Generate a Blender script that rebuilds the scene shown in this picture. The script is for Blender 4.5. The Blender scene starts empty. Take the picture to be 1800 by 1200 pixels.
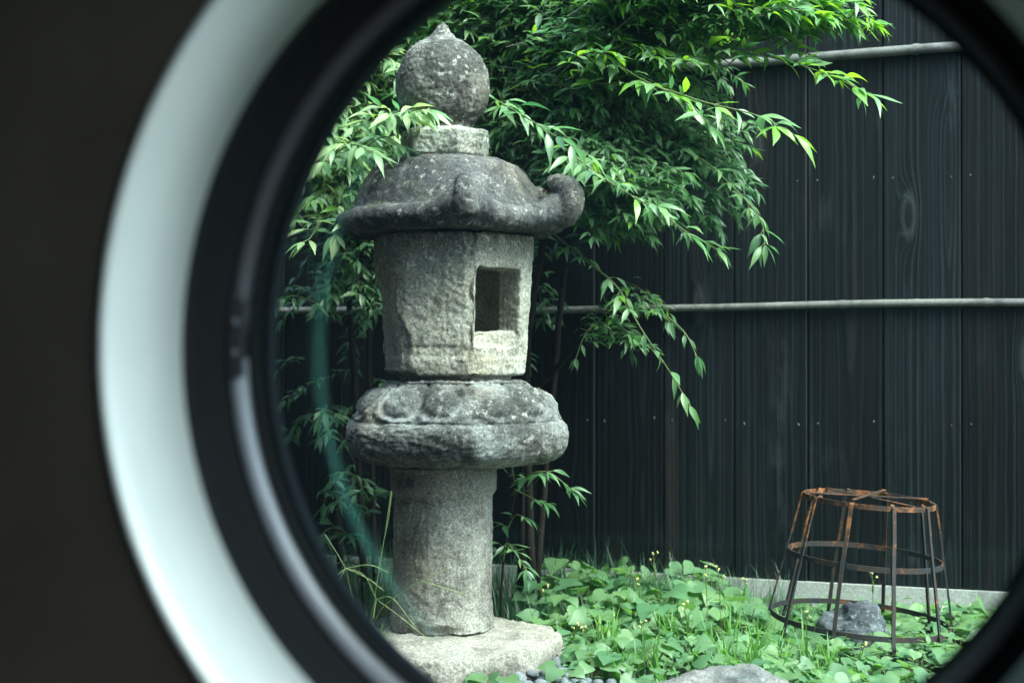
import bpy, bmesh, math, random
from math import sin, cos, pi, radians, sqrt, exp, atan2
from mathutils import Vector, Matrix, Euler, noise

random.seed(11)
SC = bpy.context.scene
COL = SC.collection

# ------------------------------------------------------------------ camera
YAW = radians(19.5)
CAM_Z = 0.763
cam_d = bpy.data.cameras.new("camera")
cam = bpy.data.objects.new("camera", cam_d)
COL.objects.link(cam)
cam.location = (0, 0, CAM_Z)
cam.rotation_euler = (radians(90.344), 0, YAW)
cam_d.lens = 50.0
cam_d.sensor_width = 36.0
cam_d.clip_start = 0.02
cam_d.clip_end = 600
cam_d.dof.use_dof = True
cam_d.dof.focus_distance = 3.34
cam_d.dof.aperture_fstop = 2.7
SC.camera = cam

# ------------------------------------------------------------------ world and sun
SUN_ELEV = radians(55)
SUN_AZ = radians(112)            # compass style: 0 = +Y, 90 = +X
world = bpy.data.worlds.new("World")
SC.world = world
world.use_nodes = True
wn = world.node_tree
for n in list(wn.nodes):
    wn.nodes.remove(n)
w_out = wn.nodes.new("ShaderNodeOutputWorld")
w_bg = wn.nodes.new("ShaderNodeBackground")
w_sky = wn.nodes.new("ShaderNodeTexSky")
w_sky.sky_type = 'NISHITA'
w_sky.sun_disc = False
w_sky.sun_elevation = SUN_ELEV
w_sky.sun_rotation = SUN_AZ
w_sky.air_density = 1.0
w_sky.dust_density = 3.0
w_sky.ozone_density = 1.0
w_bg.inputs["Strength"].default_value = 0.15
wn.links.new(w_sky.outputs[0], w_bg.inputs[0])
wn.links.new(w_bg.outputs[0], w_out.inputs[0])

sun_d = bpy.data.lights.new("sun", 'SUN')
sun_d.energy = 1.5
sun_d.angle = radians(40)
sun_d.color = (1.0, 0.97, 0.92)
sun = bpy.data.objects.new("sun", sun_d)
COL.objects.link(sun)
sv = Vector((sin(SUN_AZ) * cos(SUN_ELEV), cos(SUN_AZ) * cos(SUN_ELEV), sin(SUN_ELEV)))
sun.rotation_euler = sv.to_track_quat('Z', 'Y').to_euler()
sun.location = (3, 2, 6)

SC.view_settings.view_transform = 'Standard'
SC.view_settings.look = 'None'
SC.view_settings.gamma = 1.0
SC.view_settings.exposure = 2.62
SC.view_settings.use_curve_mapping = False
SC.view_settings.use_white_balance = True
SC.view_settings.white_balance_temperature = 6150
SC.view_settings.white_balance_tint = -4
SC.render.engine = 'CYCLES'
SC.cycles.use_denoising = True
SC.cycles.max_bounces = 10
SC.cycles.transparent_max_bounces = 16
SC.cycles.caustics_reflective = False
SC.cycles.caustics_refractive = False
SC.cycles.sample_clamp_indirect = 6.0

# ------------------------------------------------------------------ frames of reference
FWD = Vector((-sin(YAW), cos(YAW), 0))
RGT = Vector((cos(YAW), sin(YAW), 0))


def G(p):
    """Garden coordinates in metres (to the side, away from the window, up) -> world."""
    return RGT * p[0] + FWD * p[1] + Vector((0, 0, p[2]))


def GL(pts):
    return [G(p) for p in pts]


# ------------------------------------------------------------------ object helpers
def props(o, label=None, cat=None, group=None, kind=None):
    if label: o["label"] = label
    if cat: o["category"] = cat
    if group: o["group"] = group
    if kind: o["kind"] = kind
    return o


def empty(name, loc, label, cat, group=None, rotz=0.0):
    o = bpy.data.objects.new(name, None)
    o.empty_display_size = 0.05
    o.location = loc
    o.rotation_euler = (0, 0, rotz)
    COL.objects.link(o)
    return props(o, label, cat, group)


class MB:
    """Collects vertices and faces of one mesh."""
    def __init__(self):
        self.v = []
        self.f = []
        self.m = []

    def add(self, vs, fs, mi=0):
        k = len(self.v)
        self.v.extend([tuple(p) for p in vs])
        self.f.extend([tuple(i + k for i in f) for f in fs])
        self.m.extend([mi] * len(fs))

    def tube(self, pts, rad, sides=5, mi=0, caps=True):
        pts = [Vector(p) for p in pts]
        n = len(pts)
        if not hasattr(rad, '__len__'):
            rad = [rad] * n
        vs, fs = [], []
        ref = None
        for i, p in enumerate(pts):
            t = (pts[min(i + 1, n - 1)] - pts[max(i - 1, 0)])
            if t.length < 1e-9:
                t = Vector((0, 0, 1))
            t.normalize()
            if ref is None:
                ref = Vector((1, 0, 0)) if abs(t.x) < 0.8 else Vector((0, 1, 0))
            a = (ref - t * ref.dot(t))
            if a.length < 1e-6:
                a = t.orthogonal()
            a.normalize()
            ref = a
            b = t.cross(a)
            for s in range(sides):
                q = 2 * pi * s / sides
                vs.append(p + (a * cos(q) + b * sin(q)) * rad[i])
        for i in range(n - 1):
            for s in range(sides):
                s2 = (s + 1) % sides
                fs.append((i * sides + s, i * sides + s2, (i + 1) * sides + s2, (i + 1) * sides + s))
        if caps:
            fs.append(tuple(reversed(range(sides))))
            fs.append(tuple((n - 1) * sides + s for s in range(sides)))
        self.add(vs, fs, mi)

    def strip(self, pts, side, w, th, mi=0):
        """A flat bar along pts: width w along the vectors side[i], thickness th across."""
        pts = [Vector(p) for p in pts]
        n = len(pts)
        vs, fs = [], []
        for i, p in enumerate(pts):
            t = (pts[min(i + 1, n - 1)] - pts[max(i - 1, 0)]).normalized()
            a = side[i] if isinstance(side, list) else side
            a = (a - t * a.dot(t)).normalized()
            b = t.cross(a)
            for (x, y) in ((-1, -1), (1, -1), (1, 1), (-1, 1)):
                vs.append(p + a * (x * w / 2) + b * (y * th / 2))
        for i in range(n - 1):
            for s in range(4):
                s2 = (s + 1) % 4
                fs.append((i * 4 + s, i * 4 + s2, (i + 1) * 4 + s2, (i + 1) * 4 + s))
        fs.append((3, 2, 1, 0))
        fs.append(tuple((n - 1) * 4 + s for s in range(4)))
        self.add(vs, fs, mi)

    def box(self, lo, hi, mi=0):
        x0, y0, z0 = lo
        x1, y1, z1 = hi
        self.add([(x0, y0, z0), (x1, y0, z0), (x1, y1, z0), (x0, y1, z0), (x0, y0, z1), (x1, y0, z1), (x1, y1, z1), (x0, y1, z1)],
                 [(0, 3, 2, 1), (4, 5, 6, 7), (0, 1, 5, 4), (1, 2, 6, 5), (2, 3, 7, 6), (3, 0, 4, 7)], mi)

    def lathe(self, prof, seg, fr=None, mi=0, close=False, ang0=0.0):
        """prof: (r, z) list; fr(phi, r, z) -> (r, z) may reshape it; axis is local Z, phi = 0 looks to -Y."""
        vs, fs = [], []
        n = len(prof)
        for (r, z) in prof:
            for s in range(seg):
                ph = ang0 + 2 * pi * s / seg
                rr, zz = fr(ph, r, z) if fr else (r, z)
                vs.append((rr * sin(ph), -rr * cos(ph), zz))
        rows = n if close else n - 1
        for i in range(rows):
            i2 = (i + 1) % n
            for s in range(seg):
                s2 = (s + 1) % seg
                fs.append((i * seg + s, i * seg + s2, i2 * seg + s2, i2 * seg + s))
        self.add(vs, fs, mi)

    def mesh(self, name, mats, smooth=True):
        me = bpy.data.meshes.new(name)
        me.from_pydata(self.v, [], self.f)
        for m in (mats if isinstance(mats, (list, tuple)) else [mats]):
            me.materials.append(m)
        if len(me.materials) > 1:
            me.polygons.foreach_set("material_index", self.m)
        if smooth:
            me.polygons.foreach_set("use_smooth", [True] * len(me.polygons))
        me.update()
        return me

    def build(self, name, mats, parent=None, smooth=True):
        return link(name, self.mesh(name, mats, smooth), parent)


def link(name, me, parent=None):
    o = bpy.data.objects.new(name, me)
    COL.objects.link(o)
    if parent:
        o.parent = parent
    return o


def evaluated(me, mods):
    """Run modifiers over a mesh and return the result as a new mesh."""
    o = bpy.data.objects.new("work", me)
    COL.objects.link(o)
    for kind, opts in mods:
        md = o.modifiers.new(kind.lower(), kind)
        for k, v in opts.items():
            setattr(md, k, v)
    dg = bpy.context.evaluated_depsgraph_get()
    out = bpy.data.meshes.new_from_object(o.evaluated_get(dg), preserve_all_data_layers=False, depsgraph=dg)
    bpy.data.objects.remove(o)
    return out


def roughen(me, layers, seed=0.0, post=None):
    """Displace vertices along normals by sums of (scale, amplitude, octaves) noise."""
    me.update()
    nor = [v.normal.copy() for v in me.vertices]
    off = Vector((seed * 3.1, seed * 1.7, seed * 2.3))
    for i, v in enumerate(me.vertices):
        d = 0.0
        for (s, a, oc) in layers:
            d += a * noise.fractal(v.co * s + off, 1.0, 2.0, oc)
        if post:
            d += post(v.co, nor[i])
        v.co = v.co + nor[i] * d
    me.polygons.foreach_set("use_smooth", [True] * len(me.polygons))
    me.update()
    return me


# ------------------------------------------------------------------ material helpers
class NT:
    def __init__(self, name):
        self.mat = bpy.data.materials.new(name)
        self.mat.use_nodes = True
        self.t = self.mat.node_tree
        for n in list(self.t.nodes):
            self.t.nodes.remove(n)
        self.out = self.n("ShaderNodeOutputMaterial")

    def n(self, typ, ins=None, **kw):
        nd = self.t.nodes.new(typ)
        for k, v in kw.items():
            setattr(nd, k, v)
        for k, v in (ins or {}).items():
            self.put(nd.inputs[k], v)
        return nd

    def put(self, sock, v):
        if hasattr(v, "is_linked") or isinstance(v, bpy.types.NodeSocket):
            self.t.links.new(v, sock)
        elif isinstance(v, bpy.types.Node):
            self.t.links.new(v.outputs[0], sock)
        else:
            if sock.type == 'RGBA' and len(v) == 3:
                v = (*v, 1.0)
            sock.default_value = v

    def math(self, op, a, b=0.0, c=None, clamp=False):
        nd = self.n("ShaderNodeMath", operation=op, use_clamp=clamp)
        self.put(nd.inputs[0], a)
        self.put(nd.inputs[1], b)
        if c is not None:
            self.put(nd.inputs[2], c)
        return nd.outputs[0]

    def mix(self, f, a, b, blend='MIX'):
        nd = self.n("ShaderNodeMix", data_type='RGBA', blend_type=blend)
        self.put(nd.inputs[0], f)
        self.put(nd.inputs[6], a)
        self.put(nd.inputs[7], b)
        return nd.outputs[2]

    def noise(self, vec, scale, detail=4, rough=0.55, dist=0.0):
        nd = self.n("ShaderNodeTexNoise", {"Scale": scale, "Detail": detail, "Roughness": rough, "Distortion": dist})
        if vec is not None:
            self.put(nd.inputs["Vector"], vec)
        return nd.outputs[0]

    def ramp(self, f, stops):
        nd = self.n("ShaderNodeValToRGB")
        cr = nd.color_ramp
        while len(cr.elements) < len(stops):
            cr.elements.new(0.5)
        for e, (p, c) in zip(cr.elements, stops):
            e.position = p
            e.color = (*c, 1.0) if hasattr(c, '__len__') else (c, c, c, 1.0)
        self.put(nd.inputs[0], f)
        return nd.outputs[0]

    def scale(self, vec, s):
        nd = self.n("ShaderNodeVectorMath", operation='MULTIPLY')
        self.put(nd.inputs[0], vec)
        nd.inputs[1].default_value = s
        return nd.outputs[0]

    def vadd(self, a, b):
        nd = self.n("ShaderNodeVectorMath", operation='ADD')
        self.put(nd.inputs[0], a)
        self.put(nd.inputs[1], b)
        return nd.outputs[0]

    def obj(self):
        return self.n("ShaderNodeTexCoord").outputs["Object"]

    def bump(self, h, strength, dist, nrm=None):
        nd = self.n("ShaderNodeBump", {"Strength": strength, "Distance": dist, "Height": h})
        if nrm is not None:
            self.put(nd.inputs["Normal"], nrm)
        return nd.outputs[0]

    def bsdf(self, col, rough=0.6, normal=None, metallic=0.0, spec=0.5, **more):
        nd = self.n("ShaderNodeBsdfPrincipled")
        self.put(nd.inputs["Base Color"], col)
        self.put(nd.inputs["Roughness"], rough)
        self.put(nd.inputs["Metallic"], metallic)
        self.put(nd.inputs["Specular IOR Level"], spec)
        if normal is not None:
            self.put(nd.inputs["Normal"], normal)
        for k, v in more.items():
            self.put(nd.inputs[k.replace("_", " ")], v)
        return nd.outputs[0]

    def done(self, shader):
        self.t.links.new(shader, self.out.inputs["Surface"])
        return self.mat


def plain(name, col, rough=0.6, metallic=0.0, spec=0.5, var=0.15, vscale=20.0):
    t = NT(name)
    nz = t.noise(t.obj(), vscale, 5)
    c = t.mix(nz, tuple(x * (1 - var) for x in col), tuple(min(1, x * (1 + var)) for x in col))
    return t.done(t.bsdf(c, t.math('MULTIPLY_ADD', nz, 0.12, rough - 0.06), metallic=metallic, spec=spec))


def stone(name, base, dark, light, dark_amt=0.5, light_amt=0.5, grain=1.0, streak=0.0, moss=0.0, big=6.0, seed=0.0, bump=1.0, warm=None, dark_z=None):
    t = NT(name)
    co = t.vadd(t.obj(), (seed, seed * 0.7, seed * 1.3))
    n1 = t.noise(co, big, 6, 0.62, 0.4)
    n2 = t.noise(co, 48, 6, 0.7)
    n3 = t.noise(co, 185, 4, 0.75)
    n4 = t.noise(t.vadd(co, (3.3, 1.1, 7.7)), big * 1.9, 7, 0.65, 0.3)
    # soft tonal drift of the stone itself
    c = t.mix(t.ramp(n4, [(0.3, 0.0), (0.7, 1.0)]), tuple(x * 0.8 for x in base), tuple(min(1, x * 1.2) for x in base))
    if warm:
        n5 = t.noise(t.vadd(co, (9.3, 4.1, 2.7)), big * 0.8, 5, 0.6)
        c = t.mix(t.ramp(n5, [(0.48, 0.0), (0.66, 0.75)]), c, warm)
    # black crust, broken up by fine noise
    dmix = t.math('ADD', t.math('MULTIPLY', n1, 0.72), t.math('MULTIPLY', n2, 0.28))
    if streak:
        ns = t.noise(t.scale(co, (26, 26, 2.2)), 1.0, 4, 0.6)
        dmix = t.math('ADD', t.math('MULTIPLY', dmix, 1 - streak), t.math('MULTIPLY', ns, streak))
    lo = 0.62 - dark_amt * 0.3
    df = t.ramp(dmix, [(lo - 0.06, 0.0), (lo + 0.09, 1.0)])
    if dark_z:  # darkens toward the top, painting in the shade of the stone above
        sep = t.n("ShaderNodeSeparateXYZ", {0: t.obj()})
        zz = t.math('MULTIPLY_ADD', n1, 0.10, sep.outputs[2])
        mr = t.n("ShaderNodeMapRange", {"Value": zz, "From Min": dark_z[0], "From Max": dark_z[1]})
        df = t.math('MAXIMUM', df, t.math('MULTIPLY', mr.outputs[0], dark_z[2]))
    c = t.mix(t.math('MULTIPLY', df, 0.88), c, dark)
    # pale lichen flecks
    lf = t.math('MULTIPLY', t.ramp(n2, [(0.60 - 0.12 * light_amt, 0.0), (0.68 - 0.10 * light_amt, 1.0)]), t.ramp(n4, [(0.36, 0.15), (0.62, 1.0)]))
    c = t.mix(t.math('MULTIPLY', lf, 0.75), c, light)
    # mineral grain
    g = t.ramp(n3, [(0.33, 0.30), (0.46, 0.85), (0.54, 1.1), (0.70, 2.1)])
    c = t.mix(0.9 * grain, c, g, 'MULTIPLY')
    if moss:
        geo = t.n("ShaderNodeNewGeometry")
        sp = t.n("ShaderNodeSeparateXYZ", {0: geo.outputs["Normal"]})
        up = t.math('MULTIPLY', t.ramp(sp.outputs[2], [(0.1, 0.2), (0.7, 1.0)]), t.ramp(t.noise(co, 14, 6, 0.7), [(0.56, 0.0), (0.66, 1.0)]))
        c = t.mix(t.math('MULTIPLY', up, moss), c, (0.055, 0.07, 0.02))
    h = t.math('ADD', t.math('MULTIPLY', n2, 0.6), t.math('MULTIPLY', n3, 0.5))
    return t.done(t.bsdf(c, 0.88, t.bump(h, 0.75 * bump, 0.006), spec=0.25))


def leaf_mat(name, top, young, trans, gloss=0.38, amount=0.5, veins=True):
    """Leaf: waxy diffuse face plus light that comes through it; single leaves vary in hue."""
    t = NT(name)
    co = t.obj()
    info = t.n("ShaderNodeObjectInfo")
    geo = t.n("ShaderNodeNewGeometry")
    rnd = t.math('FRACT', t.math('ADD', info.outputs["Random"], t.math('MULTIPLY', geo.outputs["Random Per Island"], 7.31)))
    c = t.mix(t.math('MULTIPLY', rnd, amount), top, young)
    nz = t.noise(co, 90, 3)
    c = t.mix(0.5, c, t.ramp(nz, [(0.3, 0.75), (0.7, 1.2)]), 'MULTIPLY')
    nrm = None
    if veins:
        sp = t.n("ShaderNodeSeparateXYZ", {0: co})
        ay = t.math('ABSOLUTE', sp.outputs[1])
        mid = t.ramp(ay, [(0.0, 1.0), (0.018, 0.0)])
        c = t.mix(t.math('MULTIPLY', mid, 0.45), c, tuple(min(1, x * 2.2 + 0.02) for x in top))
    b = t.bsdf(c, gloss, nrm, spec=0.65)
    tr = t.n("ShaderNodeBsdfTranslucent", {"Color": t.mix(t.math('MULTIPLY', rnd, amount), trans, tuple(min(1, x * 1.25) for x in trans))})
    ms = t.n("ShaderNodeMixShader", {0: 0.38, 1: b, 2: tr.outputs[0]})
    return t.done(ms.outputs[0])


# ------------------------------------------------------------------ materials
M = {}
M['wall'] = plain("dark plaster", (0.036, 0.034, 0.027), 0.9, spec=0.10, vscale=7, var=0.4)
M['reveal'] = plain("pale satin metal", (0.56, 0.64, 0.625), 0.42, metallic=0.10, var=0.07, vscale=9)
M['gasket'] = plain("black rubber", (0.008, 0.010, 0.011), 0.8, spec=0.10)
M['bead'] = plain("grey blue anodised bead", (0.17, 0.195, 0.215), 0.40, metallic=0.35, spec=0.5)
M['joint'] = plain("dull joint metal", (0.06, 0.065, 0.075), 0.4, metallic=0.5)
M['plaster'] = plain("pale bounce plaster", (0.24, 0.235, 0.215), 0.9, var=0.08)  # for the unseen outer face, made pale to bounce light into the garden
M['floor'] = plain("dark room floor", (0.025, 0.022, 0.018), 0.7)
M['soil'] = stone("dark soil", (0.030, 0.026, 0.018), (0.012, 0.011, 0.008), (0.07, 0.065, 0.05), 0.5, 0.3, big=9)
M['concrete'] = stone("pale concrete", (0.36, 0.375, 0.36), (0.17, 0.18, 0.175), (0.5, 0.5, 0.48), 0.15, 0.1, grain=0.5, big=5, bump=0.4)
M['bamboo'] = stone("weathered bamboo", (0.165, 0.168, 0.16), (0.06, 0.06, 0.058), (0.27, 0.265, 0.25), 0.25, 0.2, grain=0.4, big=8, bump=0.15)
M['nail'] = plain("dull nail head", (0.22, 0.23, 0.24), 0.5, metallic=0.6)
M['ball'] = stone("finial granite", (0.23, 0.23, 0.205), (0.035, 0.036, 0.033), (0.46, 0.46, 0.42), 0.62, 0.50, big=8, seed=2.0, moss=0.15, warm=(0.16, 0.13, 0.10))
M['disc'] = stone("finial base granite", (0.32, 0.33, 0.29), (0.05, 0.052, 0.046), (0.52, 0.54, 0.49), 0.45, 0.85, big=9, seed=4.0, moss=0.35, warm=(0.20, 0.14, 0.10))
M['roof'] = stone("roof granite", (0.150, 0.150, 0.146), (0.034, 0.036, 0.038), (0.40, 0.39, 0.35), 0.60, 0.34, streak=0.42, big=5, seed=6.0, moss=0.45, warm=(0.20, 0.165, 0.115))
M['box'] = stone("fire box granite", (0.42, 0.42, 0.36), (0.06, 0.06, 0.05), (0.60, 0.60, 0.54), 0.22, 0.55, big=4.5, seed=8.0, warm=(0.26, 0.22, 0.16), dark_z=(0.27, 0.40, 0.85), moss=0.15)  # dark top: eave shade painted in, together with stain
M['lotus'] = stone("lotus platform granite", (0.235, 0.25, 0.245), (0.028, 0.029, 0.027), (0.46, 0.46, 0.42), 0.52, 0.50, big=6.5, seed=10.0, warm=(0.22, 0.185, 0.14))
M['post'] = stone("post granite", (0.36, 0.36, 0.32), (0.07, 0.06, 0.055), (0.40, 0.40, 0.36), 0.25, 0.25, big=4, seed=12.0, warm=(0.23, 0.20, 0.15), dark_z=(0.28, 0.46, 0.7))  # dark top: shade below the platform painted into the stone
M['slab'] = stone("pale slab granite", (0.29, 0.275, 0.24), (0.09, 0.085, 0.07), (0.42, 0.41, 0.38), 0.15, 0.35, big=7, seed=14.0)
M['boulder'] = stone("grey boulder rock", (0.21, 0.205, 0.195), (0.06, 0.08, 0.078), (0.46, 0.45, 0.42), 0.35, 0.4, big=9, seed=16.0)
M['blue_rock'] = stone("blue grey rock", (0.10, 0.115, 0.13), (0.03, 0.034, 0.04), (0.30, 0.32, 0.34), 0.45, 0.5, big=10, seed=18.0)
M['twig'] = stone("brown bark", (0.020, 0.016, 0.012), (0.010, 0.008, 0.007), (0.045, 0.038, 0.032), 0.4, 0.2, big=20, bump=0.5)
M['stalk'] = plain("green stalk", (0.10, 0.14, 0.04), 0.5)
M['greentwig'] = plain("dark green twig", (0.045, 0.060, 0.025), 0.6)
M['dry'] = plain("dry leaf brown", (0.24, 0.13, 0.06), 0.8, var=0.4)
M['straw'] = plain("straw blade", (0.42, 0.36, 0.20), 0.7)

M['deep'] = leaf_mat("deep green leaf", (0.085, 0.185, 0.090), (0.13, 0.24, 0.10), (0.07, 0.22, 0.07), 0.34)
M['mid'] = leaf_mat("mid green leaf", (0.155, 0.285, 0.130), (0.23, 0.36, 0.13), (0.15, 0.36, 0.12), 0.34)
M['lime'] = leaf_mat("young lime leaf", (0.13, 0.28, 0.040), (0.22, 0.40, 0.06), (0.36, 0.68, 0.03), 0.38)
M['pale'] = leaf_mat("pale yellow green leaf", (0.20, 0.33, 0.15), (0.40, 0.48, 0.22), (0.42, 0.60, 0.17), 0.40, 0.9)
M['heart'] = leaf_mat("heart leaf", (0.095, 0.21, 0.105), (0.22, 0.33, 0.11), (0.22, 0.46, 0.08), 0.50)
M['grass'] = leaf_mat("grass blade", (0.09, 0.22, 0.06), (0.20, 0.38, 0.07), (0.22, 0.5, 0.06), 0.45, 0.8, veins=False)
M['mondo'] = leaf_mat("dark grass blade", (0.028, 0.085, 0.045), (0.06, 0.14, 0.06), (0.07, 0.22, 0.05), 0.4, 0.7, veins=False)
M['palegrass'] = leaf_mat("pale seed stalk", (0.26, 0.36, 0.15), (0.36, 0.42, 0.20), (0.3, 0.45, 0.12), 0.5, 0.8, veins=False)
M['bud'] = plain("pale yellow flower", (0.55, 0.52, 0.22), 0.7, var=0.3, vscale=200)


def charred_wood():
    t = NT("charred cedar")
    info = t.n("ShaderNodeObjectInfo")
    rnd = info.outputs["Random"]
    sep0 = t.n("ShaderNodeSeparateXYZ", {0: t.obj()})
    x, z = sep0.outputs[0], sep0.outputs[2]
    seedx = t.math('MULTIPLY', rnd, 41.0)
    seedz = t.math('MULTIPLY', rnd, 93.0)
    base = t.n("ShaderNodeCombineXYZ", {0: t.math('ADD', x, seedx), 1: 0.0, 2: t.math('ADD', z, seedz)}).outputs[0]
    # knots: a few cells, taller than wide
    kc = t.scale(base, (5.2, 0.0, 1.55))
    vor = t.n("ShaderNodeTexVoronoi", {"Vector": kc, "Scale": 1.0, "Randomness": 1.0}, feature='F1')
    kd = vor.outputs["Distance"]
    knot = t.math('POWER', 2.718, t.math('MULTIPLY', t.math('MULTIPLY', kd, kd), -60.0))
    # growth rings: long ellipses around an off-board axis, bent round the knots
    off = t.math('MULTIPLY', t.math('SUBTRACT', rnd, 0.5), 0.16)
    lx = t.math('MULTIPLY', t.math('ADD', x, off), 1.0)
    warp = t.noise(t.scale(base, (1.1, 0, 0.38)), 1.0, 3, 0.5)
    warp2 = t.noise(t.scale(base, (9.0, 0, 1.3)), 1.0, 4, 0.6)
    lz = t.math('MULTIPLY', t.math('ADD', warp, -0.5), 0.22)
    r = t.math('SQRT', t.math('ADD', t.math('MULTIPLY', lx, lx), t.math('MULTIPLY', lz, lz)))
    r = t.math('ADD', r, t.math('MULTIPLY', knot, 0.05))
    r = t.math('ADD', r, t.math('MULTIPLY', warp2, 0.016))
    rn = t.n("ShaderNodeTexNoise", {"W": t.math('MULTIPLY_ADD', r, 95.0, seedz), "Scale": 1.0, "Detail": 3.0, "Roughness": 0.6}, noise_dimensions='1D')
    ring = t.ramp(rn.outputs[0], [(0.30, 0.0), (0.50, 0.45), (0.68, 1.0)])
    fine = t.noise(t.scale(base, (150.0, 0, 2.0)), 1.0, 6, 0.75)
    broad = t.noise(t.scale(base, (9.0, 0, 0.8)), 1.0, 4, 0.6)
    patch = t.noise(t.scale(base, (7.0, 0, 3.2)), 1.0, 6, 0.62)
    v = t.math('ADD', t.math('MULTIPLY', ring, 0.34), t.math('ADD', t.math('MULTIPLY', fine, 0.34), t.math('MULTIPLY', broad, 0.40)))
    c = t.ramp(v, [(0.32, (0.0017, 0.0025, 0.0031)), (0.54, (0.0052, 0.0078, 0.0096)), (0.80, (0.0195, 0.029, 0.036))])
    brown = t.math('MULTIPLY', t.ramp(t.noise(t.scale(base, (16, 0, 1.2)), 1.0, 4), [(0.55, 0.0), (0.72, 1.0)]), 0.5)
    c = t.mix(brown, c, t.mix(v, (0.010, 0.007, 0.006), (0.050, 0.040, 0.036)))
    # places where the char has worn to grey
    worn = t.math('MULTIPLY', t.ramp(t.math('ADD', t.math('MULTIPLY', patch, 0.62), t.math('MULTIPLY', fine, 0.38)), [(0.55, 0.0), (0.68, 1.0)]), 0.55)
    c = t.mix(worn, c, (0.065, 0.082, 0.090))
    c = t.mix(1.0, c, t.ramp(t.math('FRACT', t.math('MULTIPLY', rnd, 17.3)), [(0.0, 0.38), (1.0, 1.0)]), 'MULTIPLY')
    rimk = t.ramp(kd, [(0.05, 0.0), (0.085, 0.5), (0.13, 0.0)])
    c = t.mix(t.math('MULTIPLY', rimk, fine), c, (0.10, 0.115, 0.12))
    core = t.ramp(kd, [(0.03, 1.0), (0.07, 0.0)])
    c = t.mix(core, c, (0.006, 0.006, 0.006))
    h = t.math('ADD', t.math('MULTIPLY', ring, 0.3), t.math('ADD', t.math('MULTIPLY', fine, 0.45), t.math('MULTIPLY', knot, 0.6)))
    rough = t.math('MULTIPLY_ADD', fine, 0.30, 0.34)
    return t.done(t.bsdf(c, rough, t.bump(h, 0.55, 0.0035), spec=0.24))


def rusty_iron():
    t = NT("rusty iron")
    co = t.n("ShaderNodeNewGeometry").outputs["Position"]
    n1 = t.noise(co, 11, 6, 0.65)
    n2 = t.noise(co, 90, 5, 0.7)
    sep = t.n("ShaderNodeSeparateXYZ", {0: co})
    up = t.n("ShaderNodeMapRange", {"Value": sep.outputs[2], "From Min": 0.15, "From Max": 0.40, "To Min": -0.055, "To Max": 0.03}).outputs[0]
    f = t.math('ADD', t.math('ADD', t.math('MULTIPLY', n1, 0.65), t.math('MULTIPLY', n2, 0.35)), up)
    c = t.ramp(f, [(0.42, (0.020, 0.022, 0.026)), (0.52, (0.045, 0.028, 0.020)), (0.58, (0.20, 0.075, 0.028)), (0.68, (0.36, 0.17, 0.07)), (0.78, (0.42, 0.31, 0.20))])
    return t.done(t.bsdf(c, 0.72, t.bump(n2, 0.6, 0.002), metallic=0.1, spec=0.4))


def window_glass():
    t = NT("window glass")
    lw = t.n("ShaderNodeFresnel", {"IOR": 1.52})
    tr = t.n("ShaderNodeBsdfTransparent", {"Color": (0.945, 0.985, 0.975, 1)})
    gl = t.n("ShaderNodeBsdfGlossy", {"Color": (0.36, 1.0, 0.86, 1), "Roughness": 0.045})
    ms = t.n("ShaderNodeMixShader", {0: lw.outputs[0], 1: tr.outputs[0], 2: gl.outputs[0]})
    veil = t.n("ShaderNodeBsdfTranslucent", {"Color": (0.75, 0.95, 1.0, 1)})  # lens veil painted as haze on the pane, lifts the garden's blacks
    veil_amt = t.math('MULTIPLY', t.noise(t.obj(), 4.0, 4), 0.011)
    ms2 = t.n("ShaderNodeMixShader", {0: veil_amt, 1: ms.outputs[0], 2: veil.outputs[0]})
    return t.done(ms2.outputs[0])


M['char'] = charred_wood()
M['rust'] = rusty_iron()
M['glass'] = window_glass()

# ================================================================== SETTING
# ground: one sheet out to the horizon, finer and slightly uneven in the garden
def axis(lo, hi, step, far):
    a = [-far, -far / 4, lo - 3]
    x = lo
    while x <= hi + 1e-6:
        a.append(x)
        x += step
    return a + [hi + 3, far / 4, far]


def ground_z(x, y):
    d = Vector((x, y)).dot(FWD.xy); a = Vector((x, y)).dot(RGT.xy)
    heap = 0.020 * exp(-((a - 0.12) / 0.16) ** 2 - ((d - 3.08) / 0.20) ** 2)
    return heap + 0.006 * noise.noise(Vector((x * 3, y * 3, 0.3))) + 0.004 * noise.noise(Vector((x * 11, y * 11, 4.3)))


xs = axis(-3.6, 2.4, 0.06, 250)
ys = axis(1.4, 4.9, 0.06, 250)
g = MB()
gv = [(x, y, ground_z(x, y) if (-3.7 < x < 2.5 and 1.3 < y < 5) else -0.01) for y in ys for x in xs]
nx = len(xs)
gf = [(j * nx + i, j * nx + i + 1, (j + 1) * nx + i + 1, (j + 1) * nx + i) for j in range(len(ys) - 1) for i in range(nx - 1)]
g.add(gv, gf)
props(g.build("ground", M['soil']), "dark garden soil under the plants", kind="structure")

# the room the camera stands in
WY0, WY1 = 1.067, 1.296         # inner and outer face of the house wall
r = MB(); r.box((-3.0, -2.6, -0.02), (1.5, WY0 - 0.003, 0.055))
props(r.build("floor", M['floor'], smooth=False), kind="structure")
r = MB(); r.box((-3.0, -2.6, 3.2), (1.5, WY0 - 0.003, 3.28))
props(r.build("ceiling", M['wall'], smooth=False), kind="structure")
r = MB()
r.box((-3.1, -2.7, 0.06), (1.6, -2.62, 3.19))
r.box((-3.1, -2.617, 0.06), (-3.02, WY0 - 0.003, 3.19))
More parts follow.
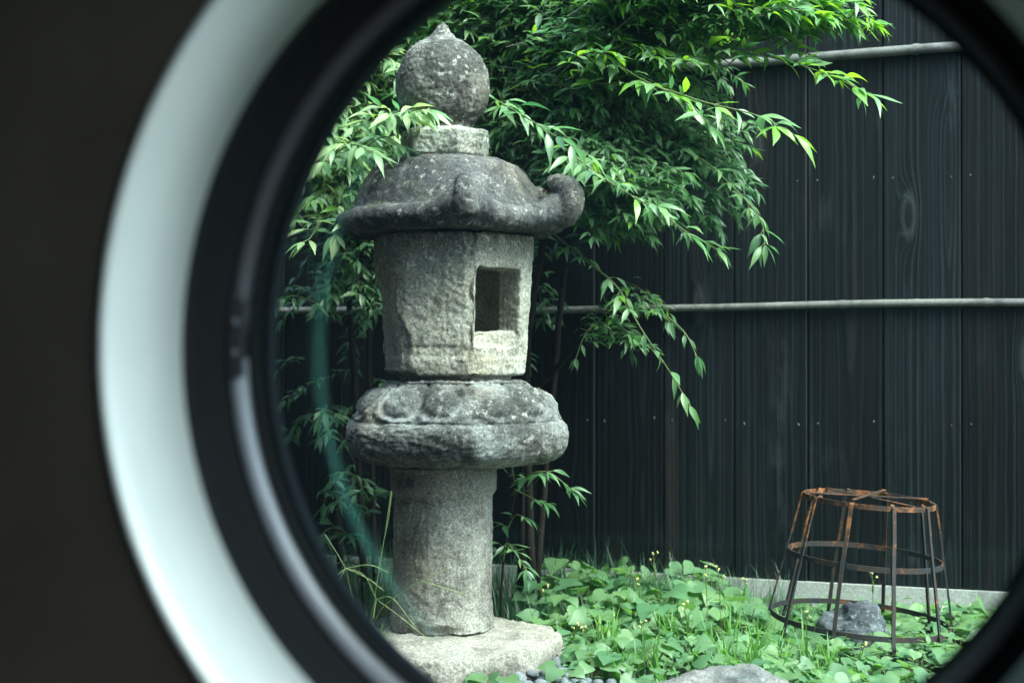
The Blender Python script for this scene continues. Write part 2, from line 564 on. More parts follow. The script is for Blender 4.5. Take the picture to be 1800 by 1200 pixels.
# wide unseen opening added on one side, so daylight reaches the window reveal
r.box((1.52, -2.617, 0.06), (1.6, -1.7, 3.19))
r.box((1.52, 0.90, 0.06), (1.6, WY0 - 0.003, 3.19))
r.box((1.52, -1.697, 3.0), (1.6, 0.897, 3.19))
r.box((1.52, -1.697, 0.06), (1.6, 0.897, 0.95))
props(r.build("wall", M['wall'], smooth=False), kind="structure")

# house wall with the round opening
WC = Vector((-0.325, 0, 0.765))
R_WIN = 0.4320
hw = empty("house_wall", (WC.x, WY0, 0), "dark brown plastered wall around the round window", "wall")


def wall_face(mb, y, flip):
    seg = 96
    R = R_WIN + 0.011
    x0, x1, z0, z1 = -3.4, 2.6, 0.0, 3.9
    inner = [(WC.x + R * sin(2 * pi * i / seg), WC.z + R * cos(2 * pi * i / seg)) for i in range(seg)]
    outer = []
    for (x, z) in inner:
        dx, dz = x - WC.x, z - WC.z
        k = min([(b - a) / d for a, b, d in ((WC.x, x1 if dx > 0 else x0, dx), (WC.z, z1 if dz > 0 else z0, dz)) if abs(d) > 1e-9])
        outer.append((WC.x + dx * k, WC.z + dz * k))
    vs = [(x - WC.x, y - WY0, z) for x, z in inner + outer]
    fs = []
    for i in range(seg):
        j = (i + 1) % seg
        q = (i, j, seg + j, seg + i)
        fs.append(q if flip else q[::-1])
    mb.add(vs, fs)
    # corner fillers
    for (cx, cz) in ((x0, z0), (x1, z0), (x1, z1), (x0, z1)):
        near = sorted(range(seg), key=lambda i: (outer[i][0] - cx) ** 2 + (outer[i][1] - cz) ** 2)[:2]
        mb.add([(outer[near[0]][0] - WC.x, y - WY0, outer[near[0]][1]), (outer[near[1]][0] - WC.x, y - WY0, outer[near[1]][1]), (cx - WC.x, y - WY0, cz)], [(0, 1, 2)])


m = MB()
wall_face(m, WY0, True)
m.build("wall_panel", M['wall'], hw, smooth=False)
m = MB()
wall_face(m, WY1, False)
m.build("bounce_face", M['plaster'], hw, smooth=False)  # outer wall face out of view, serves as bounce fill for the planting
m = MB()
m.box((-3.4 - WC.x, 0.002, 3.903), (2.6 - WC.x, WY1 - WY0 - 0.002, 3.96))
m.build("wall_cap", M['wall'], hw, smooth=False)
m = MB()
m.box((-3.39 - WC.x, WY1 - WY0 + 0.002, 0.0), (-3.27 - WC.x, 4.09 - WY0, 3.2))  # unseen wall added at the court's end to darken that side
m.build("added_side_wall", M['wall'], hw, smooth=False)

# round window
win = empty("round_window", (WC.x, WY0, WC.z), "round window with broad pale metal reveal and black rubber rim", "window")


def ring(name, prof, mat, seg=160, close=True):
    """prof: (radius, depth behind the wall face) loop; turned about the window's own axis."""
    mb = MB()
    n = len(prof)
    vs, fs = [], []
    for (R, y) in prof:
        for s in range(seg):
            q = 2 * pi * s / seg
            vs.append((R * sin(q), y, R * cos(q)))
    for i in range(n if close else n - 1):
        i2 = (i + 1) % n
        for s in range(seg):
            s2 = (s + 1) % seg
            fs.append((i * seg + s, i * seg + s2, i2 * seg + s2, i2 * seg + s))
    mb.add(vs, fs)
    me = mb.mesh(name, mat)
    bm = bmesh.new(); bm.from_mesh(me); bmesh.ops.recalc_face_normals(bm, faces=bm.faces); bm.to_mesh(me); bm.free()
    return link(name, me, win)


ring("reveal", [(R_WIN + 0.0105, -0.003), (R_WIN + 0.003, -0.005), (R_WIN, -0.002), (0.4060, 0.0775), (R_WIN + 0.0105, 0.0775)], M['reveal'])
ring("frame", [(R_WIN + 0.0100, 0.079), (0.4075, 0.0790), (0.4055, 0.0800), (0.4040, 0.1000), (0.4030, 0.1320), (0.3980, 0.1372), (0.3960, 0.1420), (0.3760, 0.1530), (0.3740, 0.1535),
               (0.3726, 0.1560), (0.3726, 0.1680), (0.3760, 0.1720), (0.3900, 0.1740), (0.3900, 0.2270), (R_WIN + 0.010, 0.2270)], M['gasket'])
BEAD = [(0.3925, 0.1396), (0.3915, 0.1390), (0.3870, 0.1408), (0.3815, 0.1444), (0.3780, 0.1480), (0.3782, 0.1510), (0.3923, 0.1436)]
def bead_arc(a0, a1, mat, label):
    mb = MB()
    n, k = 90, len(BEAD)
    vs, fs = [], []
    for i in range(n + 1):
        q = radians(a0 + (a1 - a0) * i / n)
        vs += [(R * sin(q), y, R * cos(q)) for R, y in BEAD]
    for i in range(n):
        for j in range(k):
            fs.append((i * k + j, i * k + (j + 1) % k, (i + 1) * k + (j + 1) % k, (i + 1) * k + j))
    fs.append(tuple(range(k))); fs.append(tuple(n * k + j for j in reversed(range(k))))
    mb.add(vs, fs)
    me = mb.mesh("bead", mat)
    bm = bmesh.new(); bm.from_mesh(me); bmesh.ops.recalc_face_normals(bm, faces=bm.faces); bm.to_mesh(me); bm.free()
    props(link("bead", me, win), label)
bead_arc(92, 268.5, M['bead'], "pale grey blue lower half of the bead")
bead_arc(-88, 88, M['joint'], "dark upper half of the bead")
m = MB()
seg = 96
for (y, fl) in ((0.2055, False), (0.2115, True)):
    vs = [(0, y, 0)] + [(0.3896 * sin(2 * pi * i / seg), y, 0.3896 * cos(2 * pi * i / seg)) for i in range(seg)]
    fs = [(0, 1 + i, 1 + (i + 1) % seg) if fl else (0, 1 + (i + 1) % seg, 1 + i) for i in range(seg)]
    m.add(vs, fs)
m.build("glass_pane", M['glass'], win, smooth=False)
# the joint of the bead with its two screws
m = MB()
js, ns = [], []
for k in range(9):
    q = radians(270 + 1.5 + (k - 4) * 1.4)
    js.append(Vector((0.3855 * sin(q), 0.1400, 0.3855 * cos(q))))
    ns.append(Vector((sin(q), 0, cos(q))))
m.strip(js, ns, 0.015, 0.006)
jo = m.build("joint_plate", M['joint'], win, smooth=False)
for k in (-1, 1):
    q = radians(270 + 1.5 + k * 2.2)
    s = MB()
    c = Vector((0.3855 * sin(q), 0.1372, 0.3855 * cos(q)))
    s.tube([c, c + Vector((0, -0.002, 0))], 0.0032, 10)
    s.build("screw", M['bead'], jo)

# ================================================================== FENCE
FY = 4.144
BW = 0.2115
fence = empty("board_fence", (-0.4, FY, 0), "tall black charred board fence with two bamboo rails", "fence")
x_seam = -0.564
board_mesh = []
bx0 = x_seam - 15 * BW
for i in range(27):
    xa = bx0 + i * BW
    w = BW - 0.0025
    m = MB()
    top = 2.12
    # a board with eased edges, its face a few mm in or out of its neighbours
    dz = random.uniform(-0.002, 0.002)
    dy = random.uniform(-0.0025, 0.0015)
    e = 0.003
    prof = [(0, 0.022), (0, e), (e, 0), (w - e, 0), (w, e), (w, 0.022)]
    nz = 10
    vs = []
    for k in range(nz + 1):
        z = 0.102 + dz + (top - 0.102) * k / nz
        vs += [(px - w / 2 , py + 0.0012 * noise.noise(Vector((i * 3.3 + px * 4, z * 1.3, 0))), z) for px, py in prof]
    fs = []
    for k in range(nz):
        for j in range(5):
            fs.append((k * 6 + j, k * 6 + j + 1, (k + 1) * 6 + j + 1, (k + 1) * 6 + j))
    fs.append(tuple(range(5, -1, -1)))
    fs.append(tuple(nz * 6 + j for j in range(6)))
    m.add(vs, fs)
    b = m.build("board", M['char'], fence, smooth=False)
    b.location = (xa + w / 2 + 0.4, dy, 0)
    for s in (-1, 1):
        for zz in (1.247, 0.555):
            n = MB()
            n.tube([(xa + w / 2 + 0.4 + s * (w / 2 - 0.026) + random.uniform(-.004, .004), dy - 0.0012, zz + random.uniform(-.011, .011)),
                    (xa + w / 2 + 0.4 + s * (w / 2 - 0.026), dy + 0.002, zz)], 0.0016, 6)
            if -1.6 < xa < 0.4 and random.random() < 0.85:
                n.build("nail", M['nail'], fence)
# backing that closes the seams, and the concrete base
m = MB(); m.box((bx0 + 0.4, 0.024, 0.10), (bx0 + 27 * BW + 0.4, 0.05, 2.11))
m.build("backing_panel", M['gasket'], fence, smooth=False)
m = MB(); m.box((bx0 + 0.4, -0.012, -0.05), (bx0 + 27 * BW + 0.4, 0.10, 0.098))
m.build("plinth", M['concrete'], fence, smooth=False)


def bamboo(z0, z1, rad, x0, x1, phase):
    m = MB()
    pts, rs = [], []
    x = x0
    nodes = []
    xx = x0 + phase
    while xx < x1:
        nodes.append(xx)
        xx += random.uniform(0.15, 0.21)
    n = 420
    for i in range(n + 1):
        x = x0 + (x1 - x0) * i / n
        d = min((abs(x - q) for q in nodes), default=1)
        rr = rad * (1 + 0.30 * exp(-(d / 0.006) ** 2) - 0.09 * exp(-(d / 0.016) ** 2) + 0.03 * sin(x * 3.1))
        pts.append((x, -rad - 0.002 + 0.002 * sin(x * 2.3), z0 + (z1 - z0) * i / n + 0.004 * sin(x * 2.9 + phase * 9) + 0.003 * noise.noise(Vector((x * 2.2, phase * 50, 0)))))
        rs.append(rr)
    m.tube(pts, rs, 12)
    m.build("bamboo_rail", M['bamboo'], fence)


bamboo(1.602, 1.600, 0.0140, bx0 + 0.45, bx0 + 26.8 * BW + 0.4, 0.06)
bamboo(0.889, 0.889, 0.0108, bx0 + 0.45, bx0 + 26.8 * BW + 0.4, 0.11)

# ================================================================== STONE LANTERN
LAN_A = -0.158
lan_loc = G((LAN_A, 3.5, 0.08))
lan = empty("stone_lantern", lan_loc, "weathered grey stone lantern with curled roof corners and onion finial", "stone lantern", rotz=YAW + radians(2.3))
PHI0 = radians(8)
PHI_BOX = radians(16)


def hexf(ph):
    """1 at the corners of the hexagon, 0.866 at the middle of its sides."""
    d = ((ph - PHI0 + pi / 6) % (pi / 3)) - pi / 6
    return cos(pi / 6) / cos(abs(d) - pi / 6)


def corner(ph):
    d = ((ph - PHI0 + pi / 6) % (pi / 3)) - pi / 6
    return 1 - abs(d) / (pi / 6)


def smooth_prof(pts, n):
    """Catmull-Rom resample of an (r, z) list."""
    out = []
    P = [pts[0]] + list(pts) + [pts[-1]]
    for i in range(1, len(P) - 2):
        for k in range(n):
            t = k / n
            q = []
            for d in (0, 1):
                a, b, c, e = P[i - 1][d], P[i][d], P[i + 1][d], P[i + 2][d]
                q.append(0.5 * (2 * b + (c - a) * t + (2 * a - 5 * b + 4 * c - e) * t * t + (3 * b - a - 3 * c + e) * t ** 3))
            out.append((max(q[0], 0.0), q[1]))
    out.append(pts[-1])
    return out


def stone_part(name, mb, voxel, layers, seed, mat, z, smooth=2, post=None, sm_fac=0.5):
    me = mb.mesh(name, [])
    bm = bmesh.new(); bm.from_mesh(me)
    bmesh.ops.remove_doubles(bm, verts=bm.verts, dist=1e-5)
    bmesh.ops.recalc_face_normals(bm, faces=bm.faces)
    bm.to_mesh(me); bm.free()
    me = evaluated(me, [('REMESH', dict(mode='VOXEL', voxel_size=voxel)), ('SMOOTH', dict(factor=sm_fac, iterations=smooth))])
    me.materials.clear()
    me.materials.append(mat)
    roughen(me, layers, seed, post)
    me.name = name
    o = link(name, me, lan)
    o.location = (0, 0, z)
    return o


# post: round shaft with a worn collar on top
m = MB()
post_prof = smooth_prof([(0.0, 0.0), (0.117, 0.0), (0.1245, 0.010), (0.126, 0.03), (0.122, 0.05), (0.1215, 0.12), (0.1215, 0.25), (0.1215, 0.315), (0.124, 0.328), (0.131, 0.345), (0.132, 0.385), (0.127, 0.402), (0.0, 0.403)], 6)
m.lathe(post_prof, 64)
def post_chip(co, n):
    # broken bite at the foot, worn side of the collar
    a = atan2(co.x, -co.y)
    d = 0.0
    if co.z < 0.05:
        d -= 0.020 * exp(-((a - 0.05) / 0.26) ** 2) * max(0, 1 - co.z / 0.030)
    if co.z > 0.31 and co.z < 0.40:
        d -= 0.009 * exp(-((a + 0.5) / 1.0) ** 2)
    return d
stone_part("post", m, 0.005, [(6, 0.004, 2), (40, 0.0022, 3), (120, 0.0024, 2)], 1.0, M['post'], 0.0, 2, post_chip).location.x = -0.012

# lotus platform
lot_prof = smooth_prof([(0.0, 0.0), (0.135, 0.0), (0.215, 0.008), (0.258, 0.024), (0.273, 0.044), (0.277, 0.064), (0.277, 0.084), (0.270, 0.101), (0.257, 0.108), (0.254, 0.114), (0.246, 0.132), (0.228, 0.158), (0.203, 0.182), (0.178, 0.198), (0.158, 0.205), (0.0, 0.206)], 8)
m = MB()
lseg = 300
def lot_shape(ph, r, z):
    h = hexf(ph)
    r2 = r * (1 + (h - 0.93) * 0.50)
    return r2, z
m.lathe(lot_prof, lseg, lot_shape)
me = m.mesh("platform", M['lotus'])
bm = bmesh.new(); bm.from_mesh(me)
bmesh.ops.remove_doubles(bm, verts=bm.verts, dist=1e-5)
bmesh.ops.recalc_face_normals(bm, faces=bm.faces)
bm.to_mesh(me); bm.free()
def petals(co, n):
    if co.z < 0.104 or co.z > 0.2:
        return 0.0
    a = atan2(co.x, -co.y)
    d = math.degrees(((a - PHI0) % (pi / 3)))          # 0..60, corner to corner
    z = co.z
    out = 0.0
    s = abs(d - 30)                                    # distance to the petal's midline
    q = ((s - 13.0) / 11.0) ** 2 + ((z - 0.156) / 0.030) ** 2
    out += 0.013 * max(0.0, 1 - q) ** 0.6                   # paired round lobes
    q2 = sqrt(((s - 12.0) / 18.0) ** 2 + ((z - 0.158) / 0.050) ** 2)
    if z < 0.185:
        out += 0.0070 * exp(-((q2 - 0.93) / 0.13) ** 2) * (1 if s > 3 else 0.75)   # rim of the double petal
    out -= 0.006 * exp(-((s - 30) / 2.2) ** 2) * (1 if z > 0.12 else 0.3)
    out -= 0.006 * exp(-(s / 1.8) ** 2) * max(0, min(1, (z - 0.125) / 0.02))
    return out
roughen(me, [(7, 0.004, 3), (32, 0.0030, 3), (110, 0.0030, 2)], 3.0, petals)
o = link("platform", me, lan); o.location = (0.022, 0, 0.403)

# fire box: hexagonal, hollow, one window cut through a side
def hexprism(mb, rings):
    vs, fs = [], []
    for (R, z) in rings:
        for k in range(6):
            ph = PHI_BOX + k * pi / 3
            vs.append((R * sin(ph), -R * cos(ph), z))
    n = len(rings)
    for i in range(n - 1):
        for k in range(6):
            k2 = (k + 1) % 6
            fs.append((i * 6 + k, i * 6 + k2, (i + 1) * 6 + k2, (i + 1) * 6 + k))
    fs.append(tuple(reversed(range(6))))
    fs.append(tuple((n - 1) * 6 + k for k in range(6)))
    mb.add(vs, fs)


def rotated_box(phi, lo, hi):
    """Box with x along the side, y outward from the axis, z up, turned to face phi."""
    mb = MB(); mb.box(lo, hi)
    e_out = Vector((sin(phi), -cos(phi), 0))
    e_side = Vector((cos(phi), sin(phi), 0))
    mb.v = [tuple(e_side * x + e_out * y + Vector((0, 0, z))) for x, y, z in mb.v]
    return mb


BZ = 0.609
m = MB(); hexprism(m, [(0.150, 0.0), (0.152, 0.012), (0.186, 0.015), (0.191, 0.05), (0.199, 0.18), (0.208, 0.30), (0.209, 0.352)])
body = m.mesh("body", [])
cut = MB(); cut.lathe([(0.0, 0.09), (0.119, 0.09), (0.119, 0.285), (0.0, 0.285)], 24)
cut_me = cut.mesh("hollow", [])
side = PHI_BOX + pi / 6
cuts = []
cuts.append(rotated_box(side, (-0.091, 0.095, 0.118), (0.052, 0.30, 0.268)).mesh("opening", []))
cuts.append(rotated_box(side, (-0.092, 0.158, 0.083), (0.058, 0.30, 0.119)).mesh("sill_step", []))
cuts.append(cut_me)
work = body
bm = bmesh.new(); bm.from_mesh(work); bmesh.ops.recalc_face_normals(bm, faces=bm.faces); bm.to_mesh(work); bm.free()
for c in cuts:
    bm = bmesh.new(); bm.from_mesh(c)
    bmesh.ops.remove_doubles(bm, verts=bm.verts, dist=1e-6)
    bmesh.ops.recalc_face_normals(bm, faces=bm.faces); bm.to_mesh(c); bm.free()
    co = bpy.data.objects.new("cutter", c)
    COL.objects.link(co)
    work = evaluated(work, [('BOOLEAN', dict(operation='DIFFERENCE', object=co, solver='EXACT'))])
    bpy.data.objects.remove(co)
work = evaluated(work, [('REMESH', dict(mode='VOXEL', voxel_size=0.0040)), ('SMOOTH', dict(factor=0.5, iterations=2))])
work.materials.clear(); work.materials.append(M['box']); work.name = "fire_box"
def box_wear(co, n):
    a = atan2(co.x, -co.y)
    rr = sqrt(co.x ** 2 + co.y ** 2)
    d = 0.0
    if rr > 0.13:
        c = corner(a + PHI0 - PHI_BOX)
        if c > 0.75:
            d -= (c - 0.75) / 0.25 * (0.006 + 0.020 * max(0, noise.noise(Vector((a * 3, co.z * 11, 2.2)))))
        # worn away low on the shaded corner, along a ragged edge
        e = noise.noise(Vector((a * 4, co.z * 14, 1.0))) * 0.16
        aa = a + 0.84 + e
        lim = 0.10 + 0.30 * max(0.0, 1 - co.z / 0.19)
        d -= 0.012 * max(0.0, min(1.0, (lim - aa) / 0.06)) * max(0.0, min(1.0, (aa + 1.1) / 0.1)) * max(0.0, min(1.0, (0.26 - co.z) / 0.06))
        if co.z < 0.085 and co.z > 0.055 and c < 0.9:
            d -= 0.0025
    return d
roughen(work, [(5, 0.005, 2), (26, 0.0026, 3), (100, 0.0022, 2)], 5.0, box_wear)
o = link("fire_box", work, lan); o.location = (0.012, 0, BZ)

# roof with six upturned corner scrolls
RZ = 0.963
m = MB()
roof_prof = smooth_prof([(0.0, 0.0), (0.20, 0.0), (0.252, 0.001), (0.270, 0.012), (0.270, 0.034), (0.257, 0.047), (0.243, 0.064), (0.227, 0.096), (0.206, 0.131), (0.182, 0.163), (0.148, 0.178), (0.112, 0.185), (0.0, 0.186)], 5)
def broken(ph):
    """1 at the corner that has broken away."""
    dd = (ph - (PHI0 - pi / 3) + pi) % (2 * pi) - pi
    d2 = (ph - (PHI0 - 2 * pi / 3) + pi) % (2 * pi) - pi      # its neighbour is worn too
    return max(exp(-(dd / 0.36) ** 2), 0.7 * exp(-(d2 / 0.36) ** 2))
def roof_shape(ph, r, z):
    h = hexf(ph)
    w = max(0.0, min(1.0, (r - 0.215) / 0.05))
    rr = r * (1 + (h - 0.905) * (0.15 + 0.55 * w) * min(1.0, r / 0.12)) * (1 - 0.10 * w * broken(ph))
    return rr, z
m.lathe(roof_prof, 120, roof_shape)
# the rolled lip: swells and lifts toward every corner
rim, rim_r = [], []
for i in range(180):
    ph = 2 * pi * i / 180
    k = max(0.0, (corner(ph) - 0.25) / 0.75) * (1 - broken(ph))
    R_ = 0.262 * (1 + (hexf(ph) - 0.905) * 0.85) * (1 - 0.13 * broken(ph))
    rim.append(Vector((R_ * sin(ph), -R_ * cos(ph), 0.030 + 0.034 * k ** 1.7)))
    rim_r.append(0.0265 + 0.009 * k)
rim.append(rim[0]); rim_r.append(rim_r[0])
m.tube(rim, rim_r, 14)
for k in range(6):
    ph = PHI0 + k * pi / 3
    e = Vector((sin(ph), -cos(ph), 0))
    path = smooth_prof([(0.215, 0.062), (0.245, 0.044), (0.278, 0.038), (0.305, 0.050), (0.317, 0.078), (0.308, 0.104), (0.286, 0.116), (0.266, 0.108)], 4)
    n = len(path)
    rad = [0.020 + 0.013 * sin(min(1.0, i / (n - 1) * 1.9) * pi / 2) - 0.009 * max(0, i / (n - 1) - 0.6) / 0.4 for i in range(n)]
    if k == 0:
        # the corner toward the window is worn to a nose
        path = smooth_prof([(0.205, 0.118), (0.240, 0.108), (0.272, 0.106), (0.299, 0.092), (0.306, 0.060), (0.296, 0.034)], 4)
        rad = [0.010 + 0.020 * i / (len(path) - 1) for i in range(len(path))]
    if k == 5:
        continue
    if k == 4:
        continue
    m.tube([e * r_ + Vector((0, 0, z_)) for r_, z_ in path], rad, 14)
def roof_streaks(co, n):
    a = atan2(co.x, -co.y)
    if co.z < 0.07 or n.z < 0.15:
        return 0.0
    w = min(1, (co.z - 0.07) / 0.03) * min(1, max(0, (0.19 - co.z) / 0.02))
    return 0.0022 * w * noise.noise(Vector((a * 13, co.z * 2.0, 5.0)))
stone_part("roof", m, 0.0052, [(6, 0.004, 2), (30, 0.0024, 3), (110, 0.0022, 2)], 7.0, M['roof'], RZ, 4, roof_streaks)

# finial: hexagonal base and onion ball
m = MB()
hexprism(m, [(0.104, 0.0), (0.111, 0.006), (0.113, 0.03), (0.114, 0.060), (0.109, 0.068)])
stone_part("finial_base", m, 0.0035, [(9, 0.004, 2), (45, 0.0018, 3), (130, 0.0022, 2)], 9.0, M['disc'], RZ + 0.1885, 4).location.x = -0.008
m = MB()
ball_prof = smooth_prof([(0.0, 0.0), (0.070, 0.0), (0.073, 0.008), (0.071, 0.016), (0.080, 0.026), (0.098, 0.048), (0.1115, 0.085), (0.1145, 0.115), (0.110, 0.150), (0.096, 0.184), (0.077, 0.206), (0.056, 0.220), (0.037, 0.231), (0.025, 0.245), (0.013, 0.262), (0.0, 0.275)], 6)
m.lathe(ball_prof, 72)
o = stone_part("finial_ball", m, 0.0036, [(8, 0.004, 2), (50, 0.0018, 3), (130, 0.0024, 2)], 11.0, M['ball'], RZ + 0.255, 2)
o.location.x = -0.013

# dry bits caught behind the roof scroll
for k in range(4):
    p = lan.matrix_basis @ Vector((0.242 + random.uniform(-.012, .012), -0.10 + random.uniform(-.02, .02), RZ + 0.095 + 0.002 * k))
    m = MB()
    L = random.uniform(0.008, 0.014)
    m.add([(-L, 0, 0.001), (0, -L * .5, 0.003), (L, 0, 0.0), (0, L * .5, 0.004)], [(0, 1, 2), (0, 2, 3)])
    o = m.build("dry_leaf", M['dry'])
    o.location = p
    o.rotation_euler = (random.uniform(-.3, .3), random.uniform(0.1, .5), random.uniform(0, 6))
    props(o, "brown dry leaf scrap caught beside the curled roof corner of the lantern", "dead leaf", "dry leaf scraps on the lantern roof")

# base slab: an irregular flat stone
def rock(name, outline, z0, z1, mat, label, cat, voxel, layers, seed, top_fn=None, group=None, smooth=3):
    """outline: world (x, y) polygon; a stone filling it from z0 to z1."""
    cx = sum(p[0] for p in outline) / len(outline)
    cy = sum(p[1] for p in outline) / len(outline)
    mb = MB()
    n = len(outline)
    rings = [(0.90, z0), (1.0, z0 + (z1 - z0) * 0.3), (1.0, z0 + (z1 - z0) * 0.75), (0.965, z1)] if top_fn is None else top_fn
    vs, fs = [], []
    for (k, z) in rings:
        vs += [((x - cx) * k, (y - cy) * k, z - z0) for x, y in outline]
    q = len(rings)
    for i in range(q - 1):
        for j in range(n):
            j2 = (j + 1) % n
            fs.append((i * n + j, i * n + j2, (i + 1) * n + j2, (i + 1) * n + j))
    fs.append(tuple(reversed(range(n)))); fs.append(tuple((q - 1) * n + j for j in range(n)))
    mb.add(vs, fs)
    me = mb.mesh(name, [])
    bm = bmesh.new(); bm.from_mesh(me); bmesh.ops.recalc_face_normals(bm, faces=bm.faces); bm.to_mesh(me); bm.free()
    me = evaluated(me, [('REMESH', dict(mode='VOXEL', voxel_size=voxel)), ('SMOOTH', dict(factor=0.5, iterations=smooth))])
    me.materials.clear(); me.materials.append(mat)
    roughen(me, layers, seed)
    o = link(name, me)
    o.location = (cx, cy, z0)
    return props(o, label, cat, group)


def gxy(pts):
    return [tuple(G((a, d, 0))[:2]) for a, d in pts]


rock("base_slab", gxy([(-0.42, 3.32), (-0.27, 3.125), (-0.16, 3.105), (-0.03, 3.17), (0.05, 3.24), (0.125, 3.40), (0.11, 3.50), (0.02, 3.62), (-0.12, 3.70), (-0.32, 3.68), (-0.44, 3.52)]),
     -0.01, 0.083, M['slab'], "pale flat granite slab under the stone lantern", "stone slab", 0.006, [(5, 0.006, 3), (24, 0.005, 3), (90, 0.0022, 2)], 21.0)
rock("boulder", gxy([(0.22, 2.74), (0.30, 2.86), (0.40, 2.93), (0.48, 2.93), (0.56, 2.86), (0.60, 2.72), (0.50, 2.62), (0.32, 2.60)]),
     -0.01, 0.138, M['boulder'], "rough grey boulder in front of the heart shaped leaves", "boulder", 0.006, [(7, 0.02, 3), (28, 0.007, 3), (100, 0.002, 2)], 23.0,
     [(0.92, -0.01), (1.0, 0.045), (0.88, 0.090), (0.64, 0.117), (0.3, 0.130)])
rock("boulder", gxy([(0.09, 2.70), (0.12, 2.80), (0.19, 2.82), (0.24, 2.74), (0.22, 2.62), (0.12, 2.62)]),
     -0.01, 0.07, M['boulder'], "low brownish stone at the edge of the pebbles", "boulder", 0.006, [(7, 0.012, 3), (28, 0.006, 3)], 25.0,
     [(0.92, -0.01), (1.0, 0.03), (0.9, 0.06), (0.5, 0.078)])
rk = rock("rock", gxy([(0.765, 3.62), (0.79, 3.53), (0.90, 3.50), (0.955, 3.57), (0.94, 3.67), (0.85, 3.71)]),
     -0.01, 0.13, M['blue_rock'], "jagged blue grey rock standing inside the rusty cage", "rock", 0.005, [(9, 0.026, 3), (30, 0.010, 3), (100, 0.003, 2)], 27.0,
     [(1.0, -0.01), (1.02, 0.04), (0.88, 0.075), (0.62, 0.105), (0.25, 0.128)])

# pebbles in the gap between slab and boulder
peb_me = []
for k in range(6):
    bm = bmesh.new()
    bmesh.ops.create_icosphere(bm, subdivisions=2, radius=1.0)
    for v in bm.verts:
        v.co *= 1 + 0.16 * noise.noise(v.co * 0.9 + Vector((k * 3.7, 0, 0)))
        v.co.z *= 0.62
    me = bpy.data.meshes.new("pebble"); bm.to_mesh(me); bm.free()
    t = 0.8 + 0.09 * k
    peb_me.append(me)
    me.polygons.foreach_set("use_smooth", [True] * len(me.polygons))
    me.materials.append(stone("pebble stone", (0.17 * t, 0.195 * t, 0.215 * t), (0.09, 0.10, 0.11), (0.27, 0.29, 0.31), 0.2, 0.1, grain=0.3, big=1.5, seed=k * 2.0, bump=0.1))
placed = []
tries = 0
while len(placed) < 105 and tries < 6000:
    tries += 1
    a = random.uniform(-0.03, 0.31)
    d = random.uniform(2.80, 3.34)
    rr = random.uniform(0.011, 0.021)
    # clear of slab and boulders
    if d > 3.195 + max(-0.10, a - 0.03) * (2.0 if a > 0.03 else 0.9) - rr or a > 0.13 and d > 3.16 or (a > 0.21 and d < 2.93) or (a > 0.07 and d < 2.83):
        continue
    if any((a - q[0]) ** 2 + (d - q[1]) ** 2 < (0.80 * (rr + q[2])) ** 2 for q in placed):
        continue
    placed.append((a, d, rr))
    o = link("pebble", random.choice(peb_me))
    s = random.uniform(0.8, 1.25)
    o.scale = (rr * s, rr / s, rr)
    o.location = G((a, d, 0.018 + rr * 0.45 + random.uniform(0, 0.012)))
    o.rotation_euler = (random.uniform(-.35, .35), random.uniform(-.35, .35), random.uniform(0, 6.28))
    props(o, "smooth blue grey pebble lying between the pale slab and the boulder", "pebble", "pebbles between the slab and the boulder")

# ================================================================== RUSTY CAGE
cage = empty("wire_cage", G((0.880, 3.63, 0.0)), "rusty tapered iron cage standing before the charred fence", "plant cage", rotz=YAW)
cage.rotation_euler = Euler((radians(1.5), radians(4.2), YAW))
def cage_r(z):
    return 0.238 + (0.162 - 0.238) * (z / 0.385)
def cage_ring(z, h, th=0.004, name="ring"):
    m = MB()
    R = cage_r(z) + 0.0
    n = 56
    pts = [Vector((R * sin(2 * pi * i / n), -R * cos(2 * pi * i / n), z)) for i in range(n + 1)]
    m.strip(pts, Vector((0, 0, 1)), h, th)
    m.build(name, M['rust'], cage, smooth=False)
cage_ring(0.383, 0.012)
cage_ring(0.238, 0.013)
cage_ring(0.078, 0.013)
for k in range(10):
    ph = 2 * pi * k / 10 + 0.12
    m = MB()
    e = Vector((sin(ph), -cos(ph), 0)); s = Vector((cos(ph), sin(ph), 0))
    pts = [e * (cage_r(z) + 0.0045 + random.uniform(-.001, .001)) + Vector((0, 0, z)) + s * random.uniform(-.0015, .0015) for z in (-0.02, 0.03, 0.078, 0.16, 0.238, 0.31, 0.386)]
    pts.append(e * (cage_r(0.386) - 0.012) + Vector((0, 0, 0.391)))
    m.strip(pts, s, 0.0092, 0.0045)
    m.build("upright", M['rust'], cage, smooth=False)
for k, (a0, dl) in enumerate(((0.5, 0.0), (1.75, 0.0), (2.65, 0.0))):
    m = MB()
    R = cage_r(0.386) - 0.002
    p0 = Vector((R * sin(a0), -R * cos(a0), 0.3905 + k * 0.0032)); p1 = Vector((-R * sin(a0), R * cos(a0), 0.3905 + k * 0.0032))
    m.strip([p0, (p0 + p1) / 2, p1], Vector((cos(a0), sin(a0), 0)), 0.009, 0.0025)
    m.build("top_strip", M['rust'], cage, smooth=False)

